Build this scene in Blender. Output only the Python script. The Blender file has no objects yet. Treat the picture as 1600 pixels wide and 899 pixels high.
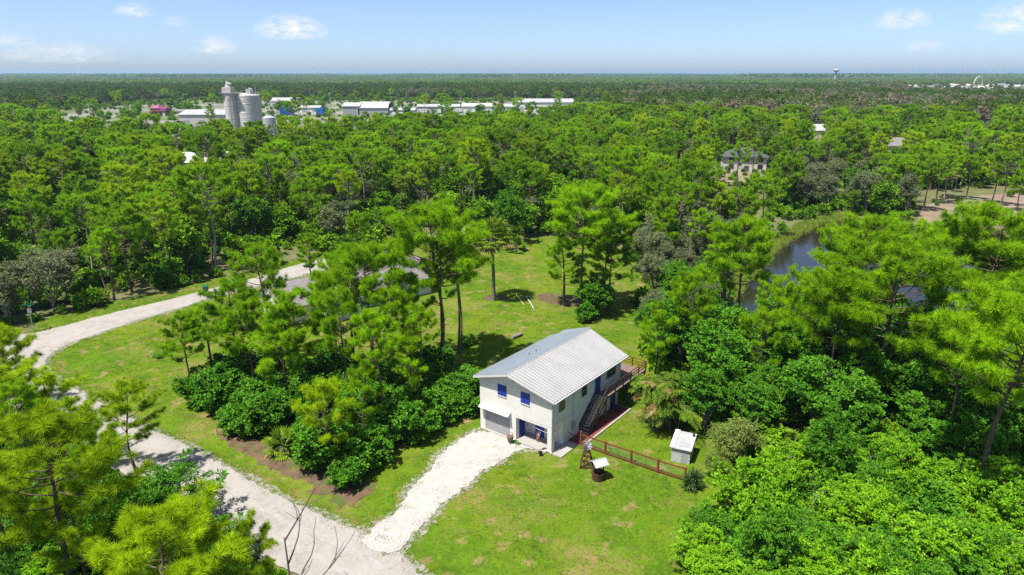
import bpy, math, random
import numpy as np
from mathutils import Vector, Matrix
from mathutils.geometry import delaunay_2d_cdt

SC = bpy.context.scene
COL = SC.collection
RAD = math.radians

# ------------------------------------------------------------------ camera, sky, sun, exposure
CAM_H = 33.0
FPX, CXP, CYP, HORIZON = 1067.0, 800.0, 449.5, 115.0
PITCH = math.atan((CYP - HORIZON) / FPX)
cam_data = bpy.data.cameras.new('camera')
cam_data.sensor_width = 36.0
cam_data.lens = 36.0 * FPX / 1600.0
cam_data.clip_start = 0.5
cam_data.clip_end = 40000.0
cam = bpy.data.objects.new('camera', cam_data)
cam.location = (0, 0, CAM_H)
cam.rotation_euler = (math.pi / 2 - PITCH, 0, 0)
COL.objects.link(cam)
SC.camera = cam

SUN_EL = RAD(66)
SUN_AZ = math.atan2(-0.78, -0.63)                  # compass angle from +Y towards +X
SUN_DIR = Vector((math.sin(SUN_AZ) * math.cos(SUN_EL), math.cos(SUN_AZ) * math.cos(SUN_EL), math.sin(SUN_EL)))
sun_data = bpy.data.lights.new('sun', 'SUN')
sun_data.energy = 4.3
sun_data.angle = RAD(0.53)
sun_data.color = (1.0, 0.955, 0.88)
sun = bpy.data.objects.new('sun', sun_data)
sun.rotation_euler = SUN_DIR.to_track_quat('Z', 'Y').to_euler()
sun.location = (0, 0, 200)
COL.objects.link(sun)

world = bpy.data.worlds.new('World')
SC.world = world
world.use_nodes = True
wn, wl = world.node_tree.nodes, world.node_tree.links
bg = wn['Background']
bg.inputs['Strength'].default_value = 0.100
sky = wn.new('ShaderNodeTexSky')
sky.sky_type = 'NISHITA'
sky.sun_disc = False
sky.sun_elevation = SUN_EL
sky.sun_rotation = SUN_AZ
sky.altitude = 30
sky.air_density = 0.5
sky.dust_density = 1.0
sky.ozone_density = 3.0


def wmath(op, a, b=None, clamp=False):
    n = wn.new('ShaderNodeMath')
    n.operation = op
    n.use_clamp = clamp
    for i, v in enumerate((a, b)):
        if v is None:
            continue
        if isinstance(v, (int, float)):
            n.inputs[i].default_value = v
        else:
            wl.new(v, n.inputs[i])
    return n.outputs[0]


wtc = wn.new('ShaderNodeTexCoord')
wsep = wn.new('ShaderNodeSeparateXYZ')
wl.new(wtc.outputs['Generated'], wsep.inputs[0])
w_az = wmath('ARCTAN2', wsep.outputs[0], wsep.outputs[1])
w_el = wmath('ARCSINE', wsep.outputs[2])
wcomb = wn.new('ShaderNodeCombineXYZ')
wl.new(wmath('MULTIPLY', w_az, 60.0), wcomb.inputs[0])
wl.new(wmath('MULTIPLY', w_el, 130.0), wcomb.inputs[1])
wnoise = wn.new('ShaderNodeTexNoise')
wnoise.inputs['Scale'].default_value = 1.0
wnoise.inputs['Detail'].default_value = 6
wnoise.inputs['Roughness'].default_value = 0.62
wl.new(wcomb.outputs[0], wnoise.inputs['Vector'])
cloud_px = [(460, 56, 44, 14, 1.0), (223, 39, 22, 8, .7), (340, 80, 26, 10, .7), (95, 92, 60, 11, .55), (28, 77, 24, 8, .5),
            (1268, 2, 75, 13, 1.0), (1397, 50, 30, 11, .75), (1585, 54, 42, 17, .9), (1437, 82, 22, 6, .4), (285, 50, 14, 6, .3),
            (940, -8, 60, 10, .7), (1130, -4, 40, 9, .6), (20, -4, 40, 14, .6)]
cloud_dirs = []
for (cx, cy, cw, ch, st) in cloud_px:
    a = math.atan2((cx - CXP) / FPX, 1.05)
    e = (HORIZON - cy) / FPX
    cloud_dirs.append((a, e, cw / FPX, ch / FPX, st))
_r = random.Random(4)
for k in range(14):                                  # the same scattered small cumulus round the rest of the sky
    a = _r.uniform(0.85, 2 * math.pi - 0.85)
    if a > math.pi:
        a -= 2 * math.pi
    cloud_dirs.append((a, _r.uniform(0.03, 0.22), _r.uniform(.03, .08), _r.uniform(.01, .02), _r.uniform(.5, 1)))
mask = None
for (a, e, cw, ch, st) in cloud_dirs:
    dx = wmath('DIVIDE', wmath('SUBTRACT', w_az, a), cw * 1.25)
    dy0 = wmath('SUBTRACT', w_el, e - ch * .3)
    dy = wmath('MAXIMUM', wmath('DIVIDE', dy0, ch * 1.9), wmath('DIVIDE', dy0, -ch * .75))
    d2 = wmath('ADD', wmath('MULTIPLY', dx, dx), wmath('MULTIPLY', dy, dy))
    m = wmath('MULTIPLY', wmath('SUBTRACT', 1.0, d2, True), st)
    mask = m if mask is None else wmath('MAXIMUM', mask, m)
ncon = wmath('MULTIPLY', wmath('SUBTRACT', wnoise.outputs['Fac'], 0.33), 3.0, True)
mask = wmath('MULTIPLY', wmath('MULTIPLY', mask, ncon), 1.1, True)
wmix = wn.new('ShaderNodeMixRGB')
wl.new(mask, wmix.inputs['Fac'])
whsv = wn.new('ShaderNodeHueSaturation')
whsv.inputs['Saturation'].default_value = 1.0
wl.new(sky.outputs[0], whsv.inputs['Color'])
wl.new(whsv.outputs[0], wmix.inputs['Color1'])
wmix.inputs['Color2'].default_value = (5.0, 5.0, 5.1, 1)
wl.new(wmix.outputs[0], bg.inputs['Color'])

SC.view_settings.view_transform = 'Standard'
SC.view_settings.look = 'None'
SC.view_settings.gamma = 1.0
SC.view_settings.exposure = 1.05
SC.view_settings.use_curve_mapping = False
SC.cycles.max_bounces = 6
SC.cycles.diffuse_bounces = 3
SC.cycles.glossy_bounces = 2
SC.cycles.transmission_bounces = 3
SC.cycles.volume_bounces = 0
SC.cycles.use_denoising = False

# ------------------------------------------------------------------ pixel -> place helpers
CP, SP = math.cos(PITCH), math.sin(PITCH)


def ray(x, y):
    b = (y - CYP) / FPX
    return np.array([(x - CXP) / FPX, CP - b * SP, -SP - b * CP])


def gp(x, y, z=0.0):
    d = ray(x, y)
    t = (z - CAM_H) / d[2]
    return (d[0] * t, d[1] * t)


def zat(P, py):
    """height above (x, y) at which picture row py is met"""
    d = ray(CXP, py)
    return CAM_H + P[1] * d[2] / d[1]


def pts(*px):
    return [gp(*p) for p in px]


def inside(P, poly):
    P = np.asarray(P, float)
    x, y = P[:, 0], P[:, 1]
    r = np.zeros(len(P), bool)
    n = len(poly)
    j = n - 1
    for i in range(n):
        xi, yi = poly[i]
        xj, yj = poly[j]
        c = ((yi > y) != (yj > y)) & (x < (xj - xi) * (y - yi) / (yj - yi + 1e-12) + xi)
        r ^= c
        j = i
    return r


def dist_line(P, line, closed=False):
    P = np.asarray(P, float)
    d = np.full(len(P), 1e9)
    L = list(line) + ([line[0]] if closed else [])
    for a, b in zip(L[:-1], L[1:]):
        a = np.array(a)
        b = np.array(b)
        ab = b - a
        t = np.clip(((P - a) @ ab) / (ab @ ab + 1e-9), 0, 1)
        d = np.minimum(d, np.linalg.norm(P - a - t[:, None] * ab, axis=1))
    return d


# ------------------------------------------------------------------ outlines on the ground
ROAD_NEAR_R = pts((760, 985), (690, 925), (650, 893), (622, 862), (578, 836), (540, 822), (480, 798), (400, 756), (300, 700), (262, 684),
                  (200, 650), (120, 610), (84, 592), (68, 574), (72, 557), (110, 536), (180, 512), (270, 485), (340, 463),
                  (420, 443), (500, 425), (560, 408), (640, 385), (735, 359), (820, 336), (900, 318))
ROAD_UP_L = pts((880, 314), (800, 332), (735, 351), (620, 379), (540, 398), (470, 412), (400, 434), (330, 452), (250, 472), (170, 491),
                (100, 510), (40, 524), (0, 521), (-90, 532), (-260, 560), (-250, 600), (-90, 566), (-30, 562))


def offset_left(line, w):
    out = []
    for i in range(len(line)):
        a = np.array(line[max(i - 1, 0)])
        b = np.array(line[min(i + 1, len(line) - 1)])
        d = (b - a) / np.linalg.norm(b - a)
        out.append(tuple(np.array(line[i]) + w * np.array([-d[1], d[0]])))
    return out


_near = ROAD_NEAR_R[:13]
ROAD_NEAR_L = [(p[0] - 0.0, p[1]) for p in offset_left(_near, 5.7)]
ROAD = ROAD_NEAR_R + ROAD_UP_L + ROAD_NEAR_L[::-1]
DRIVE = pts((757, 673), (735, 680), (712, 692), (690, 712), (660, 745), (630, 785), (600, 815), (576, 834), (560, 850), (600, 866), (624, 861),
            (650, 830), (690, 790), (722, 762), (752, 738), (782, 719), (812, 704), (838, 699), (850, 700), (840, 690), (800, 680))
LAWN = pts((700, 985), (1150, 985), (1150, 870), (1170, 800), (1180, 755), (1165, 722), (1130, 690), (1100, 640), (1030, 580), (1015, 520), (1010, 480),
           (1030, 455), (1005, 418), (960, 380), (850, 366), (785, 384), (745, 372), (735, 358), (640, 383), (560, 406), (420, 441), (270, 482), (180, 508), (104, 534),
           (63, 556), (59, 576), (75, 598), (110, 614), (200, 658), (300, 708), (400, 764), (480, 806), (560, 845), (620, 876), (650, 905))
VERGE = pts((40, 530), (100, 514), (170, 496), (250, 478), (330, 458), (420, 434), (520, 410), (520, 392), (400, 420), (320, 440), (250, 457), (170, 474), (90, 492), (50, 505))
POND = pts((1120, 515), (1150, 462), (1185, 415), (1218, 381), (1250, 360), (1285, 345), (1330, 338), (1440, 350), (1545, 372), (1650, 405), (1650, 490), (1500, 540), (1330, 530), (1200, 530))
REEDS = pts((1080, 462), (1125, 432), (1168, 405), (1206, 374), (1250, 349), (1296, 335), (1335, 333), (1320, 342), (1285, 349), (1250, 366), (1218, 388), (1185, 423), (1150, 468), (1110, 470))
SAND = pts((1432, 336), (1450, 318), (1520, 306), (1660, 296), (1660, 372), (1560, 358), (1470, 353), (1438, 346))
THICKET = pts((300, 632), (345, 672), (420, 700), (480, 742), (555, 762), (610, 722), (690, 668), (748, 640), (735, 600), (680, 585), (560, 590), (450, 585), (330, 598))
EARTH = pts((338, 668), (400, 684), (470, 726), (550, 760), (592, 748), (580, 776), (540, 790), (486, 768), (424, 726), (368, 700), (336, 682))
PLANT_YARD = [gp(120, 224), gp(420, 232), gp(640, 226), gp(930, 206), gp(960, 160), gp(640, 158), gp(300, 157), gp(60, 176)]
NEW_YARD = pts((1105, 285), (1210, 285), (1215, 258), (1110, 258))
SWALES = [pts((112, 570), (150, 590), (210, 640), (330, 690), (400, 722), (480, 765), (560, 800), (590, 795)), pts((112, 570), (160, 543), (260, 511), (350, 485), (430, 468)),
          pts((660, 850), (720, 880), (800, 910))]


def hgt(P):
    P = np.asarray(P, float).reshape(-1, 2)
    x, y = P[:, 0], P[:, 1]
    h = 0.035 * np.sin(x * .31 + 1) * np.cos(y * .27) + 0.02 * np.sin(x * .73 + y * .51)
    near = (y > 30) & (y < 150) & (np.abs(x) < 110)
    idx = np.where(near)[0]
    for s in SWALES:
        h[idx] -= 0.42 * np.exp(-(dist_line(P[idx], s) / 0.9) ** 2)
    ins = inside(P, POND)
    dp = dist_line(P, POND, True)
    h = np.where(ins, -0.06 - np.minimum(dp * 0.35, 1.4), h)
    far = np.clip((y - 220) / 60, 0, 1)
    return h * (1 - far)


def h1(x, y):
    return float(hgt([(x, y)])[0])


# ------------------------------------------------------------------ materials
def mat(name, color, rough=0.7, metal=0.0, spec=0.3, noise=None, bump=None, trans=None, vary=False, extra=None):
    """noise = (scale, colour2, lo, hi, detail) mixed in object space; bump = (scale, strength, distance)"""
    color = tuple(c * .80 for c in color)
    m = bpy.data.materials.new(name)
    m.use_nodes = True
    nt = m.node_tree
    b = nt.nodes['Principled BSDF']
    b.inputs['Roughness'].default_value = rough
    b.inputs['Metallic'].default_value = metal
    b.inputs['Specular IOR Level'].default_value = spec
    b.inputs['Base Color'].default_value = (*color, 1)
    tc = nt.nodes.new('ShaderNodeTexCoord')
    src = None

    def mixc(fac, c1, c2):
        mx = nt.nodes.new('ShaderNodeMixRGB')
        nt.links.new(fac, mx.inputs['Fac'])
        for i, c in ((1, c1), (2, c2)):
            if isinstance(c, tuple):
                mx.inputs[i].default_value = (*c, 1)
            else:
                nt.links.new(c, mx.inputs[i])
        return mx.outputs[0]
    layers = noise if isinstance(noise, list) else ([noise] if noise else [])
    for (sc_, c2, lo, hi, det) in layers:
        c2 = tuple(c * .80 for c in c2)
        nz = nt.nodes.new('ShaderNodeTexNoise')
        nz.inputs['Scale'].default_value = sc_
        nz.inputs['Detail'].default_value = det
        nz.inputs['Roughness'].default_value = 0.6
        nt.links.new(tc.outputs['Object'], nz.inputs['Vector'])
        mr = nt.nodes.new('ShaderNodeMapRange')
        mr.inputs['From Min'].default_value = lo
        mr.inputs['From Max'].default_value = hi
        nt.links.new(nz.outputs['Fac'], mr.inputs['Value'])
        src = mixc(mr.outputs[0], src if src is not None else color, c2)
    if src is not None:
        nt.links.new(src, b.inputs['Base Color'])
    if bump:
        nz = nt.nodes.new('ShaderNodeTexNoise')
        nz.inputs['Scale'].default_value = bump[0]
        nz.inputs['Detail'].default_value = 5
        nt.links.new(tc.outputs['Object'], nz.inputs['Vector'])
        bp = nt.nodes.new('ShaderNodeBump')
        bp.inputs['Strength'].default_value = bump[1]
        bp.inputs['Distance'].default_value = bump[2]
        nt.links.new(nz.outputs['Fac'], bp.inputs['Height'])
        nt.links.new(bp.outputs[0], b.inputs['Normal'])
    return m


def leafmat(name, c1, c2, trans=0.3, rough=0.5, objvar=0.35, spec=0.06):
    """leaf colour between c1 and c2: by the tuft's own value and by a value of the whole plant"""
    m = bpy.data.materials.new(name)
    m.use_nodes = True
    nt = m.node_tree
    b = nt.nodes['Principled BSDF']
    out = nt.nodes['Material Output']
    at = nt.nodes.new('ShaderNodeAttribute')
    at.attribute_name = 'vary'
    oi = nt.nodes.new('ShaderNodeObjectInfo')
    ma = nt.nodes.new('ShaderNodeMath')
    ma.operation = 'MULTIPLY'
    ma.inputs[1].default_value = 1 - objvar
    nt.links.new(at.outputs['Fac'], ma.inputs[0])
    mb = nt.nodes.new('ShaderNodeMath')
    mb.operation = 'MULTIPLY_ADD'
    mb.inputs[1].default_value = objvar
    nt.links.new(oi.outputs['Random'], mb.inputs[0])
    nt.links.new(ma.outputs[0], mb.inputs[2])
    mx = nt.nodes.new('ShaderNodeMixRGB')
    nt.links.new(mb.outputs[0], mx.inputs['Fac'])
    mx.inputs[1].default_value = (*c1, 1)
    mx.inputs[2].default_value = (*c2, 1)
    nt.links.new(mx.outputs[0], b.inputs['Base Color'])
    b.inputs['Roughness'].default_value = rough
    b.inputs['Specular IOR Level'].default_value = spec
    tr = nt.nodes.new('ShaderNodeBsdfTranslucent')
    nt.links.new(mx.outputs[0], tr.inputs['Color'])
    ms = nt.nodes.new('ShaderNodeMixShader')
    ms.inputs[0].default_value = trans
    nt.links.new(b.outputs[0], ms.inputs[1])
    nt.links.new(tr.outputs[0], ms.inputs[2])
    nt.links.new(ms.outputs[0], out.inputs['Surface'])
    return m


M = {}
M['floor'] = mat('forest_floor', (.155, .15, .06), .95, noise=[(.35, (.085, .12, .025), .4, .62, 6), (1.7, (.22, .18, .115), .5, .75, 6)], bump=(3, .6, .15))


def grass_mat(name, blade):
    m = bpy.data.materials.new(name)
    m.use_nodes = True
    nt = m.node_tree
    b = nt.nodes['Principled BSDF']
    b.inputs['Roughness'].default_value = .85
    b.inputs['Specular IOR Level'].default_value = .02
    ge = nt.nodes.new('ShaderNodeNewGeometry')
    src = (.071, .142, .008)
    for (sc_, c2, lo, hi, det) in [(.075, (.122, .168, .012), .40, .60, 5), (.33, (.06, .115, .010), .46, .64, 6), (.14, (.195, .165, .05), .50, .68, 7), (1.3, (.097, .174, .010), .45, .65, 5), (.5, (.25, .175, .085), .56, .68, 8), (4.5, (.045, .08, .005), .52, .72, 4), (2.6, (.27, .22, .11), .66, .76, 6)]:
        nz = nt.nodes.new('ShaderNodeTexNoise')
        nz.inputs['Scale'].default_value = sc_
        nz.inputs['Detail'].default_value = det
        nz.inputs['Roughness'].default_value = .62
        nt.links.new(ge.outputs['Position'], nz.inputs['Vector'])
        mr = nt.nodes.new('ShaderNodeMapRange')
        mr.inputs['From Min'].default_value = lo
        mr.inputs['From Max'].default_value = hi
        nt.links.new(nz.outputs['Fac'], mr.inputs['Value'])
        mx = nt.nodes.new('ShaderNodeMixRGB')
        nt.links.new(mr.outputs[0], mx.inputs['Fac'])
        if isinstance(src, tuple):
            mx.inputs[1].default_value = (*src, 1)
        else:
            nt.links.new(src, mx.inputs[1])
        mx.inputs[2].default_value = (*c2, 1)
        src = mx.outputs[0]
    if blade:
        at = nt.nodes.new('ShaderNodeAttribute')
        at.attribute_name = 'vary'
        hs = nt.nodes.new('ShaderNodeHueSaturation')
        mr = nt.nodes.new('ShaderNodeMapRange')
        mr.inputs['To Min'].default_value = .55
        mr.inputs['To Max'].default_value = 1.5
        nt.links.new(at.outputs['Fac'], mr.inputs['Value'])
        nt.links.new(mr.outputs[0], hs.inputs['Value'])
        nt.links.new(src, hs.inputs['Color'])
        src = hs.outputs[0]
        tr = nt.nodes.new('ShaderNodeBsdfTranslucent')
        nt.links.new(src, tr.inputs['Color'])
        ms = nt.nodes.new('ShaderNodeMixShader')
        ms.inputs[0].default_value = .3
        nt.links.new(b.outputs[0], ms.inputs[1])
        nt.links.new(tr.outputs[0], ms.inputs[2])
        nt.links.new(ms.outputs[0], nt.nodes['Material Output'].inputs['Surface'])
    else:
        nz = nt.nodes.new('ShaderNodeTexNoise')
        nz.inputs['Scale'].default_value = 7
        nz.inputs['Detail'].default_value = 6
        nt.links.new(ge.outputs['Position'], nz.inputs['Vector'])
        bp = nt.nodes.new('ShaderNodeBump')
        bp.inputs['Strength'].default_value = .9
        bp.inputs['Distance'].default_value = .09
        nt.links.new(nz.outputs['Fac'], bp.inputs['Height'])
        nt.links.new(bp.outputs[0], b.inputs['Normal'])
    nt.links.new(src, b.inputs['Base Color'])
    return m


M['grass'] = grass_mat('lawn_grass_cover', False)
M['shell'] = mat('white_shell', (.375, .345, .31), .95, spec=.15, noise=[(.5, (.285, .26, .23), .4, .65, 6), (5., (.40, .38, .35), .45, .7, 5), (1.6, (.22, .20, .155), .58, .76, 6), (.23, (.40, .375, .34), .45, .65, 4)], bump=(11, .5, .03))
M['shell_drive'] = mat('white_shell_drive', (.45, .43, .40), .95, spec=.15, noise=[(.8, (.39, .37, .33), .42, .65, 6), (7., (.54, .53, .51), .45, .7, 5), (1.1, (.24, .235, .12), .56, .80, 8)], bump=(11, .6, .04))
M['edge'] = mat('shell_and_grass', (.30, .285, .23), .95, noise=[(2.2, (.10, .15, .02), .44, .56, 7), (8, (.38, .36, .32), .55, .7, 5)], bump=(9, .6, .04))
M['stone'] = mat('shell_stone', (.45, .43, .40), .9, noise=(4, (.45, .43, .38), .4, .7, 4))
M['earth'] = mat('bare_earth', (.165, .10, .06), .95, noise=[(1.2, (.085, .06, .036), .4, .65, 6), (3.5, (.175, .13, .085), .58, .75, 6), (.9, (.08, .115, .02), .50, .62, 6)], bump=(6, .7, .08))
M['sand'] = mat('sandy_lot', (.235, .175, .12), .95, noise=[(.12, (.33, .27, .205), .45, .7, 6), (.3, (.15, .13, .06), .58, .72, 6)], bump=(3, .5, .1))
M['yard'] = mat('plant_yard', (.27, .255, .225), .95, noise=[(.02, (.11, .16, .04), .47, .55, 6), (.05, (.19, .18, .165), .5, .7, 6)])
M['water'] = mat('pond_water', (.018, .016, .012), .06, spec=.5, noise=(.15, (.03, .024, .012), .4, .7, 3), bump=(2.2, .12, .05))
M['bark'] = mat('pine_bark', (.17, .12, .09), .95, noise=[(3, (.10, .075, .06), .4, .65, 5), (.8, (.24, .17, .12), .5, .75, 4)], bump=(9, .8, .05))
M['bark_grey'] = mat('grey_bark', (.22, .20, .17), .95, noise=(2.5, (.13, .115, .10), .4, .7, 5), bump=(8, .6, .04))
M['bark_red'] = mat('red_pine_bark', (.25, .15, .095), .95, noise=(2.2, (.15, .09, .06), .4, .7, 5), bump=(8, .6, .04))
M['bark_pale'] = mat('paperbark', (.40, .37, .33), .9, noise=(2, (.24, .21, .18), .4, .7, 5), bump=(5, .6, .04))
M['bark_tall'] = mat('pale_pine_bark', (.36, .30, .26), .95, noise=(1.5, (.24, .19, .16), .4, .7, 5))
M['deadwood'] = mat('dead_wood', (.30, .27, .24), .9, noise=(3, (.16, .14, .12), .4, .7, 5))
M['darkdead'] = mat('dark_dead_wood', (.13, .105, .095), .9, noise=(3, (.07, .06, .055), .4, .7, 5))
M['pine'] = leafmat('pine_needles', (.10, .225, .005), (.385, .655, .010), 0.44)
M['pine_y'] = leafmat('pine_needles_yellow', (.16, .27, .005), (.47, .655, .010), 0.44)
M['pine_far'] = leafmat('pine_needles_wood', (.105, .22, .009), (.36, .62, .015), 0.44, objvar=.6)
M['pine_far_y'] = leafmat('pine_needles_pale', (.15, .26, .009), (.44, .62, .015), 0.44, objvar=.6)
M['leaf'] = leafmat('broad_leaf', (.04, .14, .008), (.14, .36, .02), 0.3, .5, spec=.1)
M['leaf_bright'] = leafmat('bright_leaf', (.075, .22, .008), (.27, .53, .016), 0.36, .5, spec=.1)
M['leaf_far'] = leafmat('wood_leaf', (.045, .135, .007), (.22, .42, .014), 0.32, objvar=.65)
M['pine_dist'] = leafmat('distant_pine_needles', (.05, .105, .010), (.175, .285, .016), .3, objvar=.6)
M['leaf_dist'] = leafmat('distant_leaf', (.028, .08, .010), (.12, .225, .018), .3, objvar=.6)
M['leaf_grey'] = leafmat('grey_leaf', (.10, .13, .055), (.20, .235, .11), 0.28, objvar=.5)
M['leaf_wispy'] = leafmat('wispy_leaf', (.10, .155, .03), (.25, .32, .07), .3, objvar=.3)
M['leaf_brown'] = leafmat('brown_leaf', (.15, .12, .075), (.24, .20, .125), 0.25, objvar=.5)
M['palm'] = leafmat('palm_leaf', (.08, .19, .010), (.27, .38, .03), 0.32, .45, spec=.1)
M['palm_dry'] = leafmat('palm_dry', (.28, .19, .06), (.42, .33, .14), .2)
M['yucca'] = leafmat('yucca_leaf', (.05, .11, .03), (.12, .19, .06), .15, .4)
M['grassblade'] = grass_mat('grass_blade', True)
M['reed'] = leafmat('reed_blade', (.14, .24, .02), (.28, .34, .05), .3, .6, objvar=.5)
M['white_wall'] = mat('white_siding', (.80, .775, .735), .7, noise=[(.7, (.73, .70, .655), .4, .7, 5), (3, (.60, .565, .52), .58, .8, 6)])
M['white_paint'] = mat('white_paint', (.64, .63, .61), .55)
M['grey_paint'] = mat('grey_paint', (.36, .37, .38), .5)
M['blue'] = mat('blue_paint', (.012, .045, .33), .5, spec=.4, noise=(3, (.014, .055, .38), .4, .7, 3))
M['glass'] = mat('window_glass', (.035, .045, .05), .08, spec=.6)
M['frame'] = mat('window_frame', (.30, .30, .30), .5)
M['sky_tint_roof'] = mat('roof_metal_sky_tint', (.44, .50, .565), .36, .4, noise=[(.6, (.39, .45, .51), .4, .7, 5), (4, (.41, .47, .53), .5, .75, 5)])  # left slope: blue sky reflection painted into the roof metal's colour
M['white_roof'] = mat('roof_metal_lit_slope', (.47, .465, .46), .45, .15, noise=[(.6, (.41, .405, .40), .4, .7, 5), (4, (.44, .435, .43), .5, .75, 5)])  # right slope: brighter copy of the roof metal, its sunlit look painted in
M['white_metal'] = mat('white_metal', (.52, .525, .53), .45, .15, noise=(.4, (.40, .395, .385), .45, .75, 5))
M['concrete'] = mat('concrete', (.40, .375, .35), .9, noise=[(1.3, (.33, .31, .285), .4, .7, 6), (9, (.45, .43, .405), .5, .7, 4)], bump=(15, .3, .01))
M['conc_old'] = mat('plant_concrete', (.60, .565, .53), .85, noise=[(.12, (.50, .465, .435), .4, .7, 6), (.6, (.66, .625, .59), .5, .7, 5)])
M['redwalk'] = mat('red_paving', (.23, .05, .045), .9, noise=[(2.5, (.15, .04, .035), .4, .65, 5), (11, (.30, .10, .08), .5, .7, 4)], bump=(12, .5, .03))
M['redwood'] = mat('red_stained_wood', (.25, .062, .028), .8, noise=(4, (.15, .042, .022), .4, .7, 4))
M['deck'] = mat('weathered_deck', (.22, .155, .125), .85, noise=[(2, (.15, .105, .09), .4, .7, 5), (8, (.28, .21, .17), .5, .7, 4)])
M['deck_dark'] = mat('dark_stair_wood', (.085, .062, .052), .8, noise=(5, (.05, .038, .032), .4, .7, 4))
M['tread'] = mat('stair_tread', (.46, .42, .38), .85, noise=(6, (.34, .30, .27), .4, .7, 4))
M['brownwood'] = mat('brown_wood', (.15, .062, .034), .8, noise=(6, (.085, .04, .025), .4, .7, 4))
M['black'] = mat('black_metal', (.02, .02, .022), .5)
M['shingle'] = mat('grey_shingle', (.25, .23, .22), .95, noise=[(1.4, (.20, .185, .175), .4, .65, 6), (12, (.29, .27, .26), .5, .7, 4)], bump=(18, .5, .02))
M['shingle_dark'] = mat('dark_shingle', (.10, .105, .12), .9, noise=(1., (.075, .08, .09), .4, .7, 5))
M['tan_wall'] = mat('tan_wall', (.74, .70, .64), .85, noise=(.5, (.52, .46, .39), .4, .7, 4))
M['block'] = mat('white_block', (.56, .55, .53), .85, noise=(3, (.47, .455, .43), .4, .7, 5))
M['green_bin'] = mat('green_plastic', (.01, .14, .09), .45, spec=.5)
M['sign_green'] = mat('sign_green', (.01, .16, .085), .4)
M['galv'] = mat('galvanised_post', (.45, .46, .47), .45, .6)
M['yellow'] = mat('yellow_paint', (.62, .50, .12), .7)
M['pink'] = mat('magenta_paint', (.36, .10, .22), .7)
M['orange'] = mat('orange_paint', (.42, .23, .06), .7)
M['truck_blue'] = mat('truck_blue', (.02, .11, .42), .5)
M['red'] = mat('red_paint', (.45, .03, .03), .5)
M['flag_red'] = mat('flag_red', (.52, .045, .06), .8)
M['flag_blue'] = mat('flag_blue', (.03, .05, .22), .8)
M['flag_white'] = mat('flag_white', (.78, .77, .75), .8)
M['tarp'] = mat('blue_tarp', (.03, .17, .46), .5)
M['rope'] = mat('wicker', (.20, .15, .10), .9, noise=(14, (.11, .08, .05), .4, .7, 4))
M['mat_green'] = mat('green_mat', (.05, .14, .03), .95)


# ------------------------------------------------------------------ object helpers
def tag(o, label=None, cat=None, group=None, kind=None):
    if label:
        o['label'] = label
    if cat:
        o['category'] = cat
    if group:
        o['group'] = group
    if kind:
        o['kind'] = kind
    return o


def empty(name, loc, rz=0.0, label=None, cat=None, group=None):
    o = bpy.data.objects.new(name, None)
    o.location = loc
    o.rotation_euler = (0, 0, rz)
    COL.objects.link(o)
    return tag(o, label, cat, group)


def link(name, me, parent=None, loc=None):
    o = bpy.data.objects.new(name, me)
    if parent is not None:
        o.parent = parent
    if loc is not None:
        o.location = loc
    COL.objects.link(o)
    return o


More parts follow.
